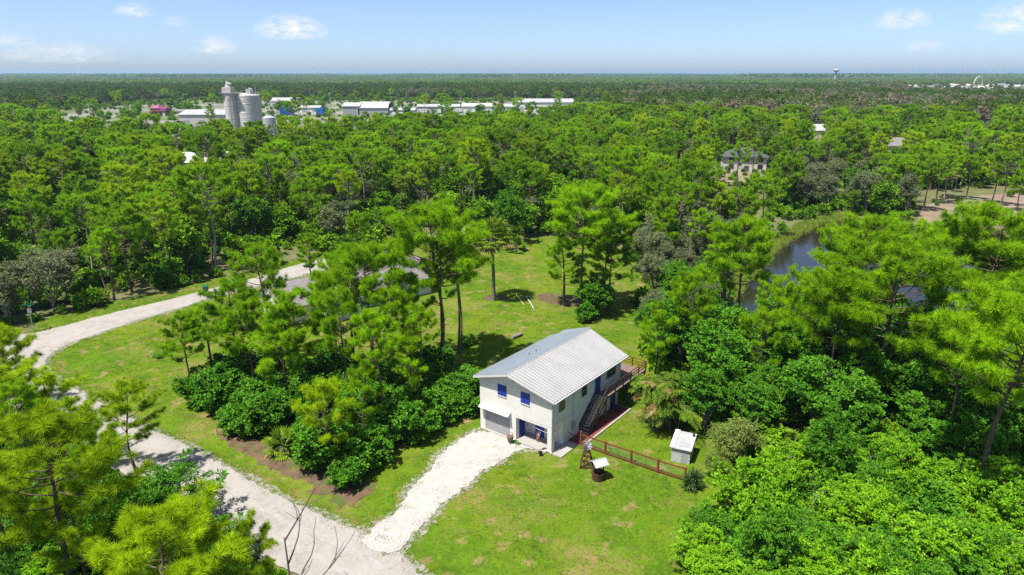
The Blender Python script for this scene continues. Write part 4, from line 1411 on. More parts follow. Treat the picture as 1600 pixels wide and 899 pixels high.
# concrete plant
S = gp(392, 214)
ms = (S[1] * CP + CAM_H * SP) / FPX                    # metres per picture pixel there
pl = empty('concrete_silo', (S[0], S[1], 0), 0, 'tall round concrete silo with hoop bands beside a narrower tower', 'silo')
R = 20 * ms
zt = zat(S, 149)
MB().cyl(0, 0, 0, zt, R, R, 48).build('drum', 'conc_old', pl)
for k in range(9):
    z = zt * (k + .7) / 9.5
    MB().tube([(math.cos(a) * (R + .02), math.sin(a) * (R + .02), z) for a in np.linspace(0, 2 * math.pi, 33)], .06, 5, False).build('hoop', 'galv', pl)
MB().tube([(0, 0, zt + .001), (0, 0, zt + 1.1)], [R * 1.0, R * .15], 32).build('roof_cone', 'conc_old', pl)
for k in range(20):
    a = 2 * math.pi * k / 20
    MB().box(math.cos(a) * R * .98 - .06, math.cos(a) * R * .98 + .06, math.sin(a) * R * .98 - .06, math.sin(a) * R * .98 + .06, zt, zt + 1.2).build('guard_post', 'galv', pl)
MB().tube([(math.cos(a) * R * .98, math.sin(a) * R * .98, zt + 1.2) for a in np.linspace(0, 2 * math.pi, 33)], .07, 5, False).build('guard_rail', 'galv', pl)
MB().box(R * .1, R * .45, -2, 0, zt + .5, zt + 3.2).build('dust_filter', 'white_metal', pl)
MB().tube([(R * .55, -1, zt + .3), (R * .55, -1, zt + 3.), (R * .3, -1, zt + 3.6)], .35, 8).build('duct', 'white_metal', pl)
MB().cyl(R * .75, 0, zt, zt + 5.5, .18, .12, 6).build('mast', 'galv', pl)
T0 = gp(369, 215)
tw = empty('elevator_tower', (T0[0], T0[1] - 2, 0), 0, 'narrow pale conveyor tower with top house beside the silo', 'tower')
zt2 = zat(T0, 146)
w2 = 10.2 * ms
for k in range(7):
    z0, z1 = zt2 * k / 7, zt2 * (k + 1) / 7 - .12
    MB().tube([(0, 0, z0), (0, 0, z1)], [w2 * .92, w2 * .92], 14).build('tower_ring', 'conc_old', tw)
MB().box(-w2 * 1.15, w2 * 1.25, -w2, w2, zt2, zt2 + .5).build('platform', 'galv', tw)
hh = MB().box(-w2 * .8, w2 * .5, -w2 * .7, w2 * .7, zt2 + .5, zt2 + 3.2).build('head_house', 'conc_old', tw)
MB().tube([(-w2 * .1, 0, zt2 + 3.2), (-w2 * .1, 0, zt2 + 5.2), (w2 * .4, 0, zt2 + 4.6)], [1.6, 1.1, .5], 10).build('hood', 'white_metal', tw)
for a, b in (((-1.15, -1), (1.25, -1)), ((1.25, -1), (1.25, 1)), ((-1.15, -1), (-1.15, 1))):
    MB().bar((a[0] * w2, a[1] * w2, zt2 + 1.7), (b[0] * w2, b[1] * w2, zt2 + 1.7), .12).build('guard_rail', 'galv', tw)
for k in range(24):
    MB().box(-.35, .35, -w2 - .12, -w2 - .02, zt2 * k / 24, zt2 * k / 24 + .12).build('ladder_rung', 'galv', tw)

P = gp(330, 226)
cv = empty('conveyor', (P[0], P[1], 0), RAD(14), 'long covered conveyor on trestle legs before the silo', 'conveyor')
MB().hexa([(-42, -1.2, 3.), (10, -1.2, 9.), (10, 1.2, 9.), (-42, 1.2, 3.), (-42, -1.2, 5.2), (10, -1.2, 11.2), (10, 1.2, 11.2), (-42, 1.2, 5.2)]).build('gallery', 'white_metal', cv)
for k in range(6):
    x = -40 + k * 9
    zz = 3 + 6 * (x + 42) / 52
    for sy in (-1, 1):
        MB().bar((x, sy * 1.8, 0), (x, sy * 1., zz), .35).build('leg', 'galv', cv)
P = gp(424, 222)
hp = empty('cement_hopper', (P[0], P[1], 0), 0, 'white cement hopper on steel legs beside the silo', 'hopper')
MB().tube([(0, 0, 3.5), (0, 0, 6), (0, 0, 12), (0, 0, 13)], [.7, 3.2, 3.2, .8], 14).build('tank', 'white_metal', hp)
for sx in (-1, 1):
    for sy in (-1, 1):
        MB().bar((sx * 2.6, sy * 2.6, 0), (sx * 2.4, sy * 2.4, 7), .35).build('leg', 'galv', hp)


def warehouse(label, px0, px1, pyb, hpx, depth, roofm, wallm, arch=False, awn=False, rz=0.0, group=None):
    a, b = gp(px0, pyb), gp(px1, pyb)
    Lx = b[0] - a[0]
    h = hpx * (a[1] * CP + CAM_H * SP) / FPX
    o = empty('warehouse', (a[0], a[1], 0), rz, label, 'warehouse', group)
    he = h * (.55 if arch else .72)
    MB().box(0, Lx, 0, depth, 0, he).build('wall', wallm, o)
    r = MB()
    n = 8
    yy = [-.6 + (depth + 1.2) * i / n for i in range(n + 1)]
    zz = [he + (h - he) * (math.sin(math.pi * i / n) if arch else 1 - abs(2 * i / n - 1)) for i in range(n + 1)]
    for i in range(n):
        r.hexa([(-.5, yy[i], zz[i] + .02), (Lx + .5, yy[i], zz[i] + .02), (Lx + .5, yy[i + 1], zz[i + 1] + .02), (-.5, yy[i + 1], zz[i + 1] + .02),
                (-.5, yy[i], zz[i] + .2), (Lx + .5, yy[i], zz[i] + .2), (Lx + .5, yy[i + 1], zz[i + 1] + .2), (-.5, yy[i + 1], zz[i + 1] + .2)])
    r.build('roof', roofm, o)
    nd = max(1, int(Lx / 9))
    for k in range(nd):
        x = Lx * (k + .5) / nd
        MB().box(x - 1.8, x + 1.8, -.08, -.01, .05, min(he - .5, 3.4)).build('loading_door', 'grey_paint', o)
    if awn:
        MB().box(0, Lx, -4, -.7, he - .7, he - .4).build('canopy', roofm, o)
        for k in range(5):
            x = .6 + (Lx - 1.2) * k / 4
            MB().box(x - .3, x + .3, -3.9, -3.3, 0, he - .7).build('canopy_post', 'white_paint', o)
    return o


warehouse('long white flat-gabled shed beside the silo', 281, 352, 196, 22, 26, 'white_metal', 'block')
warehouse('low pale shed with doors before the silo', 205, 268, 205, 14, 18, 'shingle', 'block')
warehouse('white building with pillared canopy beyond the silo', 424, 466, 169, 15, 18, 'white_metal', 'white_wall', awn=True)
warehouse('arched grey metal shed behind the blue trucks', 560, 606, 180, 19, 30, 'white_metal', 'grey_paint', arch=True)
warehouse('white open-fronted shed beside the arched shed', 536, 562, 180, 18, 18, 'white_metal', 'grey_paint')
warehouse('long white storage shed by the highway fence', 652, 718, 176, 12, 14, 'white_metal', 'block')
warehouse('white gabled shed between storage shed and red truck', 722, 768, 177, 14, 16, 'white_paint', 'white_wall')
warehouse('wide white-roofed depot past the red truck', 806, 896, 173, 17, 26, 'white_metal', 'white_wall')
warehouse('small pale shed beside the magenta shop', 273, 297, 181, 9, 12, 'shingle', 'white_wall')
warehouse('low white shed beside the arched grey shed', 610, 648, 181, 11, 14, 'white_metal', 'block')
warehouse('narrow white shed beside the red truck', 786, 808, 176, 12, 14, 'white_metal', 'white_wall')
warehouse('small white shed between the two blue trucks', 468, 500, 176, 10, 12, 'white_metal', 'white_wall')
P = gp(234, 182)
sp = empty('roadside_shop', (P[0], P[1], 0), 0, 'magenta and orange stepped roadside shop', 'shop')
MB().box(0, 13, 0, 10, 0, 4.2).build('wall', 'orange', sp)
MB().box(3, 14, -.6, 9.5, 4.21, 6.4).build('upper_wall', 'pink', sp)
MB().hexa([(1, -1, 6.42), (9, -1, 6.42), (9, 10, 6.42), (1, 10, 6.42), (3, 1, 8.4), (7, 1, 8.4), (7, 8, 8.4), (3, 8, 8.4)]).build('roof', 'pink', sp)
for x in (1., 4.4, 7.8):
    MB().box(x, x + 2.4, -.1, -.01, .4, 3.2).build('shop_window', 'glass', sp)
MB().box(11, 12.4, -.1, -.01, .05, 3).build('door', 'white_paint', sp)


def truck(label, px, py, cabm, boxm, Lb, hb, rz, cat='truck', group=None):
    P = gp(px, py)
    o = empty('box_truck', (P[0], P[1], 0), rz, label, cat, group)
    MB().box(0, Lb, -1.25, 1.25, 1.1, 1.1 + hb).build('cargo_box', boxm, o)
    MB().hexa([(Lb + .2, -1.2, .6), (Lb + 2.4, -1.2, .6), (Lb + 2.4, 1.2, .6), (Lb + .2, 1.2, .6), (Lb + .2, -1.15, 3.), (Lb + 1.7, -1.15, 3.), (Lb + 1.7, 1.15, 3.), (Lb + .2, 1.15, 3.)]).build('cab', cabm, o)
    MB().box(0, Lb + 1.5, -.5, .5, .6, 1.09).build('chassis', 'black', o)
    for x in (.9, 2.0, Lb + 1.2):
        for sy in (-1, 1):
            wo = MB().tube([(x, sy * 1.22, .5), (x, sy * .9, .5)], .5, 12).build('wheel', 'black', o)
            MB().tube([(x, sy * 1.24, .5), (x, sy * 1.221, .5)], .25, 8).build('rim', 'galv', wo)
    MB().box(Lb + 2.05, Lb + 2.2, -1.05, 1.05, 1.7, 2.7).build('windscreen', 'glass', o)
    return o


truck('bright blue box truck parked beyond the silo', 438, 181, 'truck_blue', 'truck_blue', 9, 5.5, .15)
truck('blue truck with pale cab by the arched shed', 507, 181, 'white_paint', 'truck_blue', 7, 5, 2.8)
truck('red truck between the white sheds', 778, 172, 'red', 'red', 6, 5, 0)
rr = random.Random(5)
for k in range(16):
    truck('white box truck parked among the white sheds', 612 + k * 19 + rr.uniform(-5, 5), 180 + rr.uniform(-3, 6), 'white_paint', 'white_paint', rr.uniform(7, 11), 2.9, rr.choice([0, 3.14, .4, 1.2]), group='white trucks in the industrial yard')
for k, (px, py, top) in enumerate([(667, 172, 146), (805, 170, 142), (517, 172, 144), (143, 190, 160)]):
    P = gp(px, py)
    o = empty('utility_pole', (P[0], P[1], 0), 0, 'tall pale utility pole standing by the industrial yard', 'utility pole', 'utility poles by the industrial yard')
    zt = zat(P, top)
    MB().cyl(0, 0, 0, zt, .32, .22, 8).build('pole', 'concrete', o)
    MB().box(-1.6, 1.6, -.12, .12, zt - 1.6, zt - 1.3).build('crossarm', 'concrete', o)
    for x in (-1.4, -.5, .5, 1.4):
        MB().cyl(x, 0, zt - 1.3, zt - .9, .1, .1, 6).build('insulator', 'white_paint', o)
for (px, py, lab, Lx, Wy) in ((285, 272, 'white-roofed house hidden in the wood before the silo', 17, 9), (1262, 216, 'small white house showing between the pines past the new house', 13, 9),
                              (1510, 202, 'long white-roofed house deep in the wood beyond the sandy lot', 16, 9), (1385, 243, 'grey-roofed cottage deep in the wood past the new house', 14, 9)):
    P = gp(px, py)
    gable_house('cottage', lab, (P[0], P[1], 0), RAD(8), Lx, Wy, 4.0, 6.8, 'white_wall', 'white_metal' if 'white' in lab else 'shingle', [(2, 3.5, 1, 2.4), (8, 9.5, 1, 2.4)], (5.2, 6.2, 'grey_paint'))
for (px, py, top, kn) in ((1118, 292, 215, 'pine_hi2'), (1150, 300, 218, 'pine_hi6'), (1172, 296, 212, 'pine_hi6')):
    NEWPINES.append((kn, px, py, top))
P = gp(160, 293)
tp = empty('canopy_tent', (P[0], P[1], 0), .3, 'bright blue canopy tent among the trees', 'canopy')
for x in (0, 5):
    for y in (0, 4):
        MB().bar((x, y, 0), (x, y, 4.2), .12).build('pole', 'white_paint', tp)
MB().add([(-.4, -.4, 4.1), (5.4, -.4, 4.1), (5.4, 4.4, 4.1), (-.4, 4.4, 4.1), (2.5, 2, 5.8), (2.5, 2, 5.6), (-.4, -.4, 3.7), (5.4, -.4, 3.7), (5.4, 4.4, 3.7), (-.4, 4.4, 3.7)],
         [(0, 1, 4), (1, 2, 4), (2, 3, 4), (3, 0, 4), (0, 6, 7, 1), (1, 7, 8, 2), (2, 8, 9, 3), (3, 9, 6, 0)]).build('cover', 'tarp', tp)

# ------------------------------------------------------------------ small things on the lawn and along the road
def wheelie_bin(px, py, label, rz):
    P = gp(px, py)
    o = empty('wheeled_bin', (P[0], P[1], h1(*P) + .03), rz, label, 'bin')
    MB().hexa([(-.32, -.36, .08), (.32, -.36, .08), (.32, .36, .08), (-.32, .36, .08), (-.42, -.45, 1.18), (.42, -.45, 1.18), (.42, .45, 1.18), (-.42, .45, 1.18)]).build('body', 'green_bin', o)
    MB().hexa([(-.46, -.50, 1.19), (.46, -.50, 1.19), (.46, .50, 1.19), (-.46, .50, 1.19), (-.38, -.42, 1.30), (.38, -.42, 1.30), (.38, .42, 1.30), (-.38, .42, 1.30)]).build('lid', 'green_bin', o)
    MB().tube([(-.36, .56, 1.12), (.36, .56, 1.12)], .03, 6).build('handle', 'green_bin', o)
    for sx in (-1, 1):
        MB().tube([(sx * .36, .40, .15), (sx * .44, .40, .15)], .15, 10).build('wheel', 'black', o)


wheelie_bin(322, 459, 'green wheeled bin at the verge beside the shell road, well clear of the bungalow trees', .5)
wheelie_bin(363, 450, 'green wheeled bin half hidden by pine needles beside the shell road', .8)
P = gp(53, 518)
sg = empty('street_sign', (P[0], P[1], h1(*P)), RAD(25), 'green street-name sign on a pole at the road junction', 'street sign')
zt = zat(P, 478)
MB().cyl(0, 0, 0, zt, .045, .045, 8).build('pole', 'galv', sg)
MB().box(-.75, .75, -.015, .015, zt + .005, zt + .32).build('name_blade', 'sign_green', sg)
MB().box(-.015, .015, -.75, .75, zt + .33, zt + .64).build('name_blade', 'sign_green', sg)
MB().box(-.24, .24, -.06, -.048, zt - 1.0, zt - .35).build('back_of_sign', 'galv', sg)
lg = empty('fallen_log', (*gp(808, 527), .0), RAD(48), 'short weathered log lying on the back lawn', 'log')
MB().tube([(-.95, 0, .22), (-.3, .03, .24), (.4, -.02, .25), (.95, .02, .23)], [.21, .24, .23, .2], 10).build('bark', 'deadwood', lg)
for x in (-.957, .957):
    MB().tube([(x, 0.01, .225), (x * 1.004, 0.01, .225)], .17, 10).build('cut_face', 'tread', lg)
for (a, b, m, lab) in (((804, 460), (819, 478), 'yellow', 'yellow pipe frame lying on the back lawn'), ((822, 465), (834, 484), 'white_paint', 'white pipe frame lying on the back lawn')):
    A_, B_ = gp(*a), gp(*b)
    o = empty('pipe_frame', (A_[0], A_[1], h1(*A_) + .02), 0, lab, 'pipe')
    dx, dy = B_[0] - A_[0], B_[1] - A_[1]
    MB().tube([(0, 0, .15), (dx * .5, dy * .5, .2), (dx, dy, .12)], .065, 8).build('long_pipe', m, o)
    MB().tube([(0, 0, .15), (.5, .1, .1), (.9, .1, .05)], .05, 8).build('end_pipe', m, o)
P = gp(982, 471)
wp = empty('marker_post', (P[0], P[1], 0), 0, 'white marker post by the pond bank', 'post')
MB().cyl(0, 0, 0, 1.7, .07, .07, 8).build('shaft', 'white_paint', wp)
MB().cyl(0, 0, 1.7, 1.8, .09, .05, 8).build('cap', 'white_paint', wp)

# ------------------------------------------------------------------ single trees that can be told apart
KH = {'pine_hi0': 15, 'pine_hi1': 14, 'pine_hi2': 15, 'pine_hi3': 13, 'pine_hi4': 14, 'pine_hi5': 12, 'pine_hi6': 14, 'pine_yel0': 13, 'pine_yel1': 12, 'pine_yel2': 11, 'pine_dome0': 15, 'pine_dome1': 14,
      'palm0': 9.3, 'palm1': 6.2}


def mpine(kn, bx, by, top, label, w=1.0, name='pine_tree', cat='pine tree', rz=None, group=None):
    P = gp(bx, by)
    h = zat(P, top)
    s = h / (KH[kn] + .6)
    return plant(name, kn, P[0], P[1], label, cat, group, s * w * 1.22, s, rz)


single = [
    ('pine_hi6', 335, 594, 468, 'small leaning pine over the lawn edge of the thicket', 1.15),
    ('pine_hi3', 379, 606, 440, 'pine with dark vine-wrapped trunk in the thicket', .9),
    ('pine_hi1', 425, 560, 378, 'tall pine in front of the bungalow\'s end wall', .8),
    ('pine_hi5', 490, 446, 362, 'lone small pine between the bungalow and the road', .95),
    ('pine_hi0', 556, 580, 395, 'broad pine before the bungalow\'s front wing', .85),
    ('pine_hi4', 583, 602, 385, 'flat-topped pine before the bungalow windows', .8),
    ('pine_hi2', 597, 682, 480, 'slim pine with bare red trunk rising out of the thicket front', .8),
    ('pine_hi6', 663, 618, 470, 'thin sparse pine at the thicket end near the white house', .7),
    ('pine_dome0', 684, 576, 333, 'largest dome-crowned pine on the lawn beside the thicket', .92),
    ('pine_hi6', 692, 573, 356, 'second trunk leaning against the dome-crowned pine', .6),
    ('pine_hi2', 716, 552, 362, 'red-barked pine on the lawn behind the dome-crowned pine', .7),
    ('pine_hi2', 721, 546, 372, 'slimmer red-barked pine twin on the lawn', .6),
    ('pine_yel2', 520, 742, 590, 'young yellowish pine inside the thicket front', .8),
    ('pine_hi5', 450, 640, 480, 'bushy young pine in the middle of the thicket', .9),
    ('pine_hi1', 545, 640, 450, 'open-crowned pine in the middle of the thicket', .75),
    ('pine_hi5', 640, 640, 520, 'short pine at the back of the thicket', .85),
    ('pine_hi3', 470, 628, 455, 'shaggy pine between the vine-wrapped pine and the broad pine', .9),
    ('pine_hi3', 400, 620, 470, 'bushy pine beside the vine-wrapped trunk', .75),
    ('pine_hi5', 575, 700, 560, 'short yellow-tipped pine at the thicket front by the slim trunk', .85),
    ('pine_hi1', 620, 630, 448, 'full-crowned pine between the slim bare trunk and the flat-topped pine', .85),
    ('pine_hi3', 640, 590, 430, 'pine between the bungalow end and the dome-crowned pine', .75),
    ('pine_hi3', 528, 600, 425, 'pine before the middle of the bungalow roof', .75),
    ('pine_hi3', 300, 612, 490, 'drooping pine at the lawn corner of the thicket', .8),
    ('pine_hi1', 560, 415, 330, 'pine behind the bungalow by the upper road', .9),
    ('pine_yel0', 125, 945, 640, 'large yellow-green pine with forked grey trunk beside the road', .95),
    ('pine_yel1', 216, 742, 592, 'yellow-green pine leaning over the shell road', .95),
    ('pine_yel2', 30, 745, 560, 'yellow pine at the road junction edge', 1.0),
    ('pine_yel0', 290, 1090, 800, 'yellow-tufted pine crown seen from above beside the dead snag', .95),
    ('pine_yel2', 405, 985, 800, 'small pine with loose tufts next to the dead snag', .62),
    ('pine_yel1', 20, 905, 730, 'pine low beside the forked yellow-green pine', .8),
    ('pine_yel1', 8, 640, 505, 'pine at the road junction opposite the street sign', .8),
    ('pine_yel2', 96, 735, 578, 'bright pine leaning over the bend of the road', .95),
    ('pine_yel1', 20, 690, 512, 'tall yellow-green pine shading the road junction', .85),
    ('pine_hi1', 58, 770, 600, 'open pine between the junction pine and the forked pine', .85),
    ('pine_hi5', 165, 790, 655, 'small pine beside the leaning pine at the road edge', .8),
    ('pine_yel2', 60, 870, 700, 'low yellow pine in front of the forked pine', .9),
    ('pine_hi3', 148, 832, 700, 'slim straight pine behind the forked yellow-green pine', .6),
    ('pine_dome0', 1535, 808, 470, 'tall pine with thick leaning grey trunk over the bright thicket', .82),
    ('pine_hi0', 1470, 720, 505, 'pine beside the thick leaning trunk', .8),
    ('pine_dome1', 1362, 650, 384, 'dense dome-topped pine before the pond', .98),
    ('pine_dome1', 1290, 640, 440, 'lower dome pine attached to the dense dome pine', .7),
    ('pine_dome0', 1512, 590, 338, 'wide pine whose limbs spread above the pond', .95),
    ('pine_dome1', 1600, 610, 365, 'wide pine at the pond end next to the spreading pine', .9),
    ('pine_dome1', 1345, 530, 342, 'pine crown overhanging the pond water', .9),
    ('pine_dome0', 1300, 515, 345, 'low spreading pine over the pond water', .55),
    ('pine_hi3', 1150, 525, 342, 'ragged-crowned pine beside the bleached dead tree', .85),
    ('pine_hi1', 1205, 575, 430, 'pine crown hanging over the pond from its near bank', .7),
    ('pine_hi6', 1128, 520, 345, 'ragged pine with dead limbs on the pond bank', 1.15),
    ('pine_hi3', 1072, 580, 428, 'rounded pine above the brush by the back lawn', .8),
    ('pine_hi5', 1020, 600, 470, 'dark pine behind the deck', .8),
    ('pine_dome0', 910, 488, 300, 'tall clumpy pine on the back lawn', .8),
    ('pine_hi5', 880, 478, 365, 'low drooping pine attached to the clumpy pine on the back lawn', 1.1),
    ('pine_hi3', 950, 486, 372, 'low bushy pine hugging the vine mound on the back lawn', 1.0),
    ('pine_hi0', 945, 476, 335, 'second pine wrapped in vines on the back lawn', .85),
    ('pine_hi4', 965, 368, 238, 'lone high-crowned pine beyond the back lawn', .8),
    ('pine_dome1', 1262, 600, 425, 'rounded pine on the pond bank beside the bare grey dead tree', .75),
    ('pine_dome1', 1455, 565, 356, 'pine screening the pond behind the spreading pine', .85),
    ('pine_dome0', 1585, 575, 352, 'tall pine at the far corner of the pond', .8),
    ('pine_hi3', 1182, 625, 486, 'pine above the dark grove at the pond corner', .85),
    ('pine_hi5', 1560, 700, 540, 'pine filling the gap beside the thick leaning trunk', .9),
]
for (kn, bx, by, top, lab, wd) in single:
    wd *= .95 if 330 < bx < 730 and by < 690 else 1.
    mpine(kn, bx, by, top, lab, wd)
for (kn, bx, by, top) in NEWPINES:
    mpine(kn, bx, by, top, 'bare-trunked pine standing before the new house', .85, group='pines before the new house')
mpine('palm0', 772, 470, 350, 'lone cabbage palm with grey trunk on the back lawn', 1.0, 'cabbage_palm', 'palm')


def at(name, kn, bx, by, label, cat, s=1., group=None, sz=None):
    P = gp(bx, by)
    return plant(name, kn, P[0], P[1], label, cat, group, s, sz)


at('areca_palm', 'areca', 1022, 668, 'large clump of arching feather palms beside the house', 'palm', 1.0, None, 1.45)
at('areca_palm', 'areca_s', 1052, 668, 'smaller feather palm clump next to the block shed', 'palm', 1.35)
at('yucca_plant', 'yucca', 1083, 764, 'spiky dark green yucca at the fence end', 'yucca', 1.25)
at('wispy_tree', 'wispy', 1150, 728, 'wispy grey-green willow-like tree beside the block shed', 'tree', 1.05)
at('wispy_shrub', 'wispy', 1120, 752, 'low wispy grey shrub between yucca and wispy tree', 'shrub', .55)
at('vine_mound', 'broad_hi2', 935, 492, 'vine-covered mound round the pine trunks on the back lawn', 'shrub', 1.0, None, .85)
at('round_bush', 'shrub_hi1', 918, 502, 'round bright bush at the foot of the back lawn pine', 'bush', .85)
at('weed_clump', 'bushy_weed', 730, 540, 'dark weed clump at the red-barked pines', 'bush', 1.2)
at('weed_clump', 'bushy_weed', 246, 558, 'small green weed clump alone on the side lawn', 'bush', .9, None, .5)
at('leafy_bush', 'shrub_hi2', 720, 640, 'leafy bush against the white house\'s garage corner', 'bush', .95)
at('oak_tree', 'broad_hi3', 795, 382, 'big dark round-headed oak behind the lone cabbage palm', 'tree', 1.05)
at('saw_palmetto', 'palmetto', 805, 392, 'saw palmetto patch at the foot of the dark oak', 'palmetto', 1.8)
at('feathery_bush', 'feathery', 275, 815, 'feathery dark green bush spilling onto the road', 'bush', 1.15)
at('feathery_bush', 'feathery', 195, 850, 'feathery bush under the leaning yellow-green pine', 'bush', 1.2)

for (px, py, top, seed, m, lab) in ((472, 1010, 770, 31, 'darkdead', 'dark leafless snag standing at the road edge'), (1128, 520, 400, 33, 'deadwood', 'bleached dead tree on the pond bank'),
                                    (1250, 560, 455, 35, 'deadwood', 'bare grey dead tree between the pond pines'), (1015, 500, 452, 37, 'deadwood', 'tangle of bleached dead branches by the marker post')):
    P = gp(px, py)
    h = zat(P, top)
    V, T, A_, mm = dead_tree(seed, h, r0=.11 if seed == 31 else .10, m=m, depth=2 if seed == 31 else 3, spread=.4 if seed == 31 else .55)
    V[:, 2] *= h / V[:, 2].max()
    o = empty('dead_tree', (P[0], P[1], h1(*P) - .05), 0, lab, 'dead tree')
    link('branches', np_mesh('dead_tree', [(V, T, A_, mm)]), o)


# ------------------------------------------------------------------ planted areas
rng = np.random.default_rng(7)


def fill_pts(poly, step, jit=.4, r=rng):
    xs, ys = [p[0] for p in poly], [p[1] for p in poly]
    gx, gy = np.meshgrid(np.arange(min(xs), max(xs), step), np.arange(min(ys), max(ys), step * .87))
    gx = gx + (np.arange(gx.shape[0]) % 2)[:, None] * step * .5
    G = np.c_[gx.ravel(), gy.ravel()] + r.uniform(-jit, jit, (gx.size, 2)) * step
    return G[inside(G, poly)]


for p in fill_pts(THICKET, 2.35):
    k = SHRUB_HI[rng.integers(4)]
    if rng.uniform() < .12:
        k = 'palmetto'
    if k == 'palmetto':
        plant('saw_palmetto', k, p[0], p[1], 'fan-leaved saw palmetto inside the dark thicket', 'palmetto', 'saw palmettos in the thicket', rng.uniform(1.2, 1.6))
    else:
        plant('thicket_shrub', k, p[0], p[1], 'dark glossy shrub of the thicket between road and driveway', 'shrub', 'shrubs of the dark thicket', rng.uniform(.75, 1.15))
BRIGHT = pts((1080, 990), (1070, 900), (1098, 840), (1135, 800), (1230, 765), (1330, 745), (1450, 760), (1650, 840), (1700, 1010))
for p in fill_pts(BRIGHT, 2.5):
    q = rng.uniform()
    if q < .09:
        continue
    sc_ = rng.uniform(.5, 1.0) ** .8 * 1.18
    if q < .62:
        plant('bright_shrub', BRIGHT_HI[rng.integers(4)], p[0], p[1], 'bright green dense shrub of the big thicket below the leaning pine', 'shrub', 'shrubs of the bright thicket', sc_, sc_ * rng.uniform(.8, 1.25))
    elif q < .74:
        plant('small_leaf_shrub', 'feathery', p[0], p[1], 'fine-leaved darker shrub amid the bright thicket', 'shrub', 'fine-leaved shrubs in the bright thicket', sc_ * .95)
    elif q < .86:
        plant('glossy_shrub', SHRUB_HI[rng.integers(4)], p[0], p[1], 'broad-leaved dark shrub amid the bright thicket', 'shrub', 'broad-leaved shrubs in the bright thicket', sc_ * 1.2)
    elif q < .93:
        plant('tall_sapling', BROAD_HI[rng.integers(4)], p[0], p[1], 'leafy sapling standing above the bright thicket', 'tree', 'saplings above the bright thicket', sc_ * .55, sc_ * .68)
    else:
        h_ = rng.uniform(3.4, 5.2)
        V, T, A_, mm = dead_tree(int(rng.integers(60, 90)), h_, spread=.8, r0=.05, m='deadwood', first=.05)
        o = empty('bare_shrub', (p[0], p[1], 0), 0, 'bare grey twiggy shrub poking out of the bright thicket', 'dead shrub', 'bare shrubs in the bright thicket')
        link('branches', np_mesh('bare_shrub', [(V, T, A_, mm)]), o)
DARKW = pts((1058, 640), (1050, 585), (1090, 555), (1200, 545), (1660, 565), (1670, 800), (1560, 790), (1450, 735), (1330, 715), (1230, 735), (1180, 715), (1110, 690))
for p in fill_pts(DARKW, 4.1):
    plant('leafy_tree', BROAD_HI[rng.integers(4)], p[0], p[1], 'dark leafy tree of the grove between shed and pond', 'tree', 'leafy trees between shed and pond', rng.uniform(.6, .95))
BANK = pts((1000, 560), (1020, 500), (1060, 470), (1120, 480), (1120, 520), (1090, 560), (1040, 590))
for p in fill_pts(BANK, 3.3):
    plant('bank_tree', 'grey_hi1' if rng.uniform() < .4 else BROAD_HI[rng.integers(4)], p[0], p[1], 'low leafy tree on the near pond bank behind the deck', 'tree', 'trees on the near pond bank', rng.uniform(.5, .72))
for k, (px, py) in enumerate([(1040, 446), (1078, 452), (1003, 424), (1062, 418), (1100, 412), (1022, 462), (1098, 440), (1120, 405), (1150, 388)]):
    at('paperbark_tree', f'grey_hi{k % 2}', px, py, 'grey paperbark on the reedy pond bank by the marker post', 'tree', rng.uniform(.75, 1.1), 'paperbarks on the reedy bank')
for k, (px, py) in enumerate([(1130, 530), (1155, 540), (1185, 545), (1210, 540), (1240, 545)]):
    at('bank_shrub', BRIGHT_HI[k % 4], px, py, 'bright shrub on the near pond edge', 'shrub', rng.uniform(.5, .75), 'shrubs on the near pond edge')
LEFTW = ROAD_NEAR_L[2:12] + pts((-60, 600), (-120, 640), (-150, 800), (-150, 1150), (420, 1150), (470, 980))
for p in fill_pts(LEFTW, 3.0):
    if dist_line([p], ROAD_NEAR_L)[0] < 1.6:
        continue
    q = rng.uniform()
    if q < .30:
        plant('understorey_bush', 'feathery', p[0], p[1], 'feathery green bush among the yellow-green roadside pines', 'bush', 'bushes under the roadside pines', rng.uniform(.6, .95))
    elif q < .55:
        plant('understorey_shrub', SHRUB_HI[rng.integers(4)], p[0], p[1], 'dark broad-leaved shrub among the yellow-green roadside pines', 'shrub', 'shrubs under the roadside pines', rng.uniform(.55, .9))
    elif q < .60:
        plant('pine_tree', f'pine_yel{rng.integers(3)}', p[0], p[1], 'yellow-green roadside pine in the dense stand by the road', 'pine tree', 'roadside pines', rng.uniform(.6, .85))
    elif q < .86:
        plant('bright_bush', BRIGHT_HI[rng.integers(4)], p[0], p[1], 'light green bush among the yellow-green roadside pines', 'bush', 'light green bushes under the roadside pines', rng.uniform(.5, .85))
    elif q < .93:
        plant('understorey_bush', 'grey_hi1', p[0], p[1], 'greyish bush among the yellow-green roadside pines', 'bush', 'grey bushes under the roadside pines', rng.uniform(.35, .5))


for i in range(3):
    V, T, A_, mm = dead_tree(90 + i, [11, 9, 12][i], spread=.35, r0=.16, m='bark_tall', first=.4)
    KINDS[f'snag{i}'] = (None, np_mesh(f'snag{i}', [(V, T, A_, mm)]), [(V, T, A_, mm)])


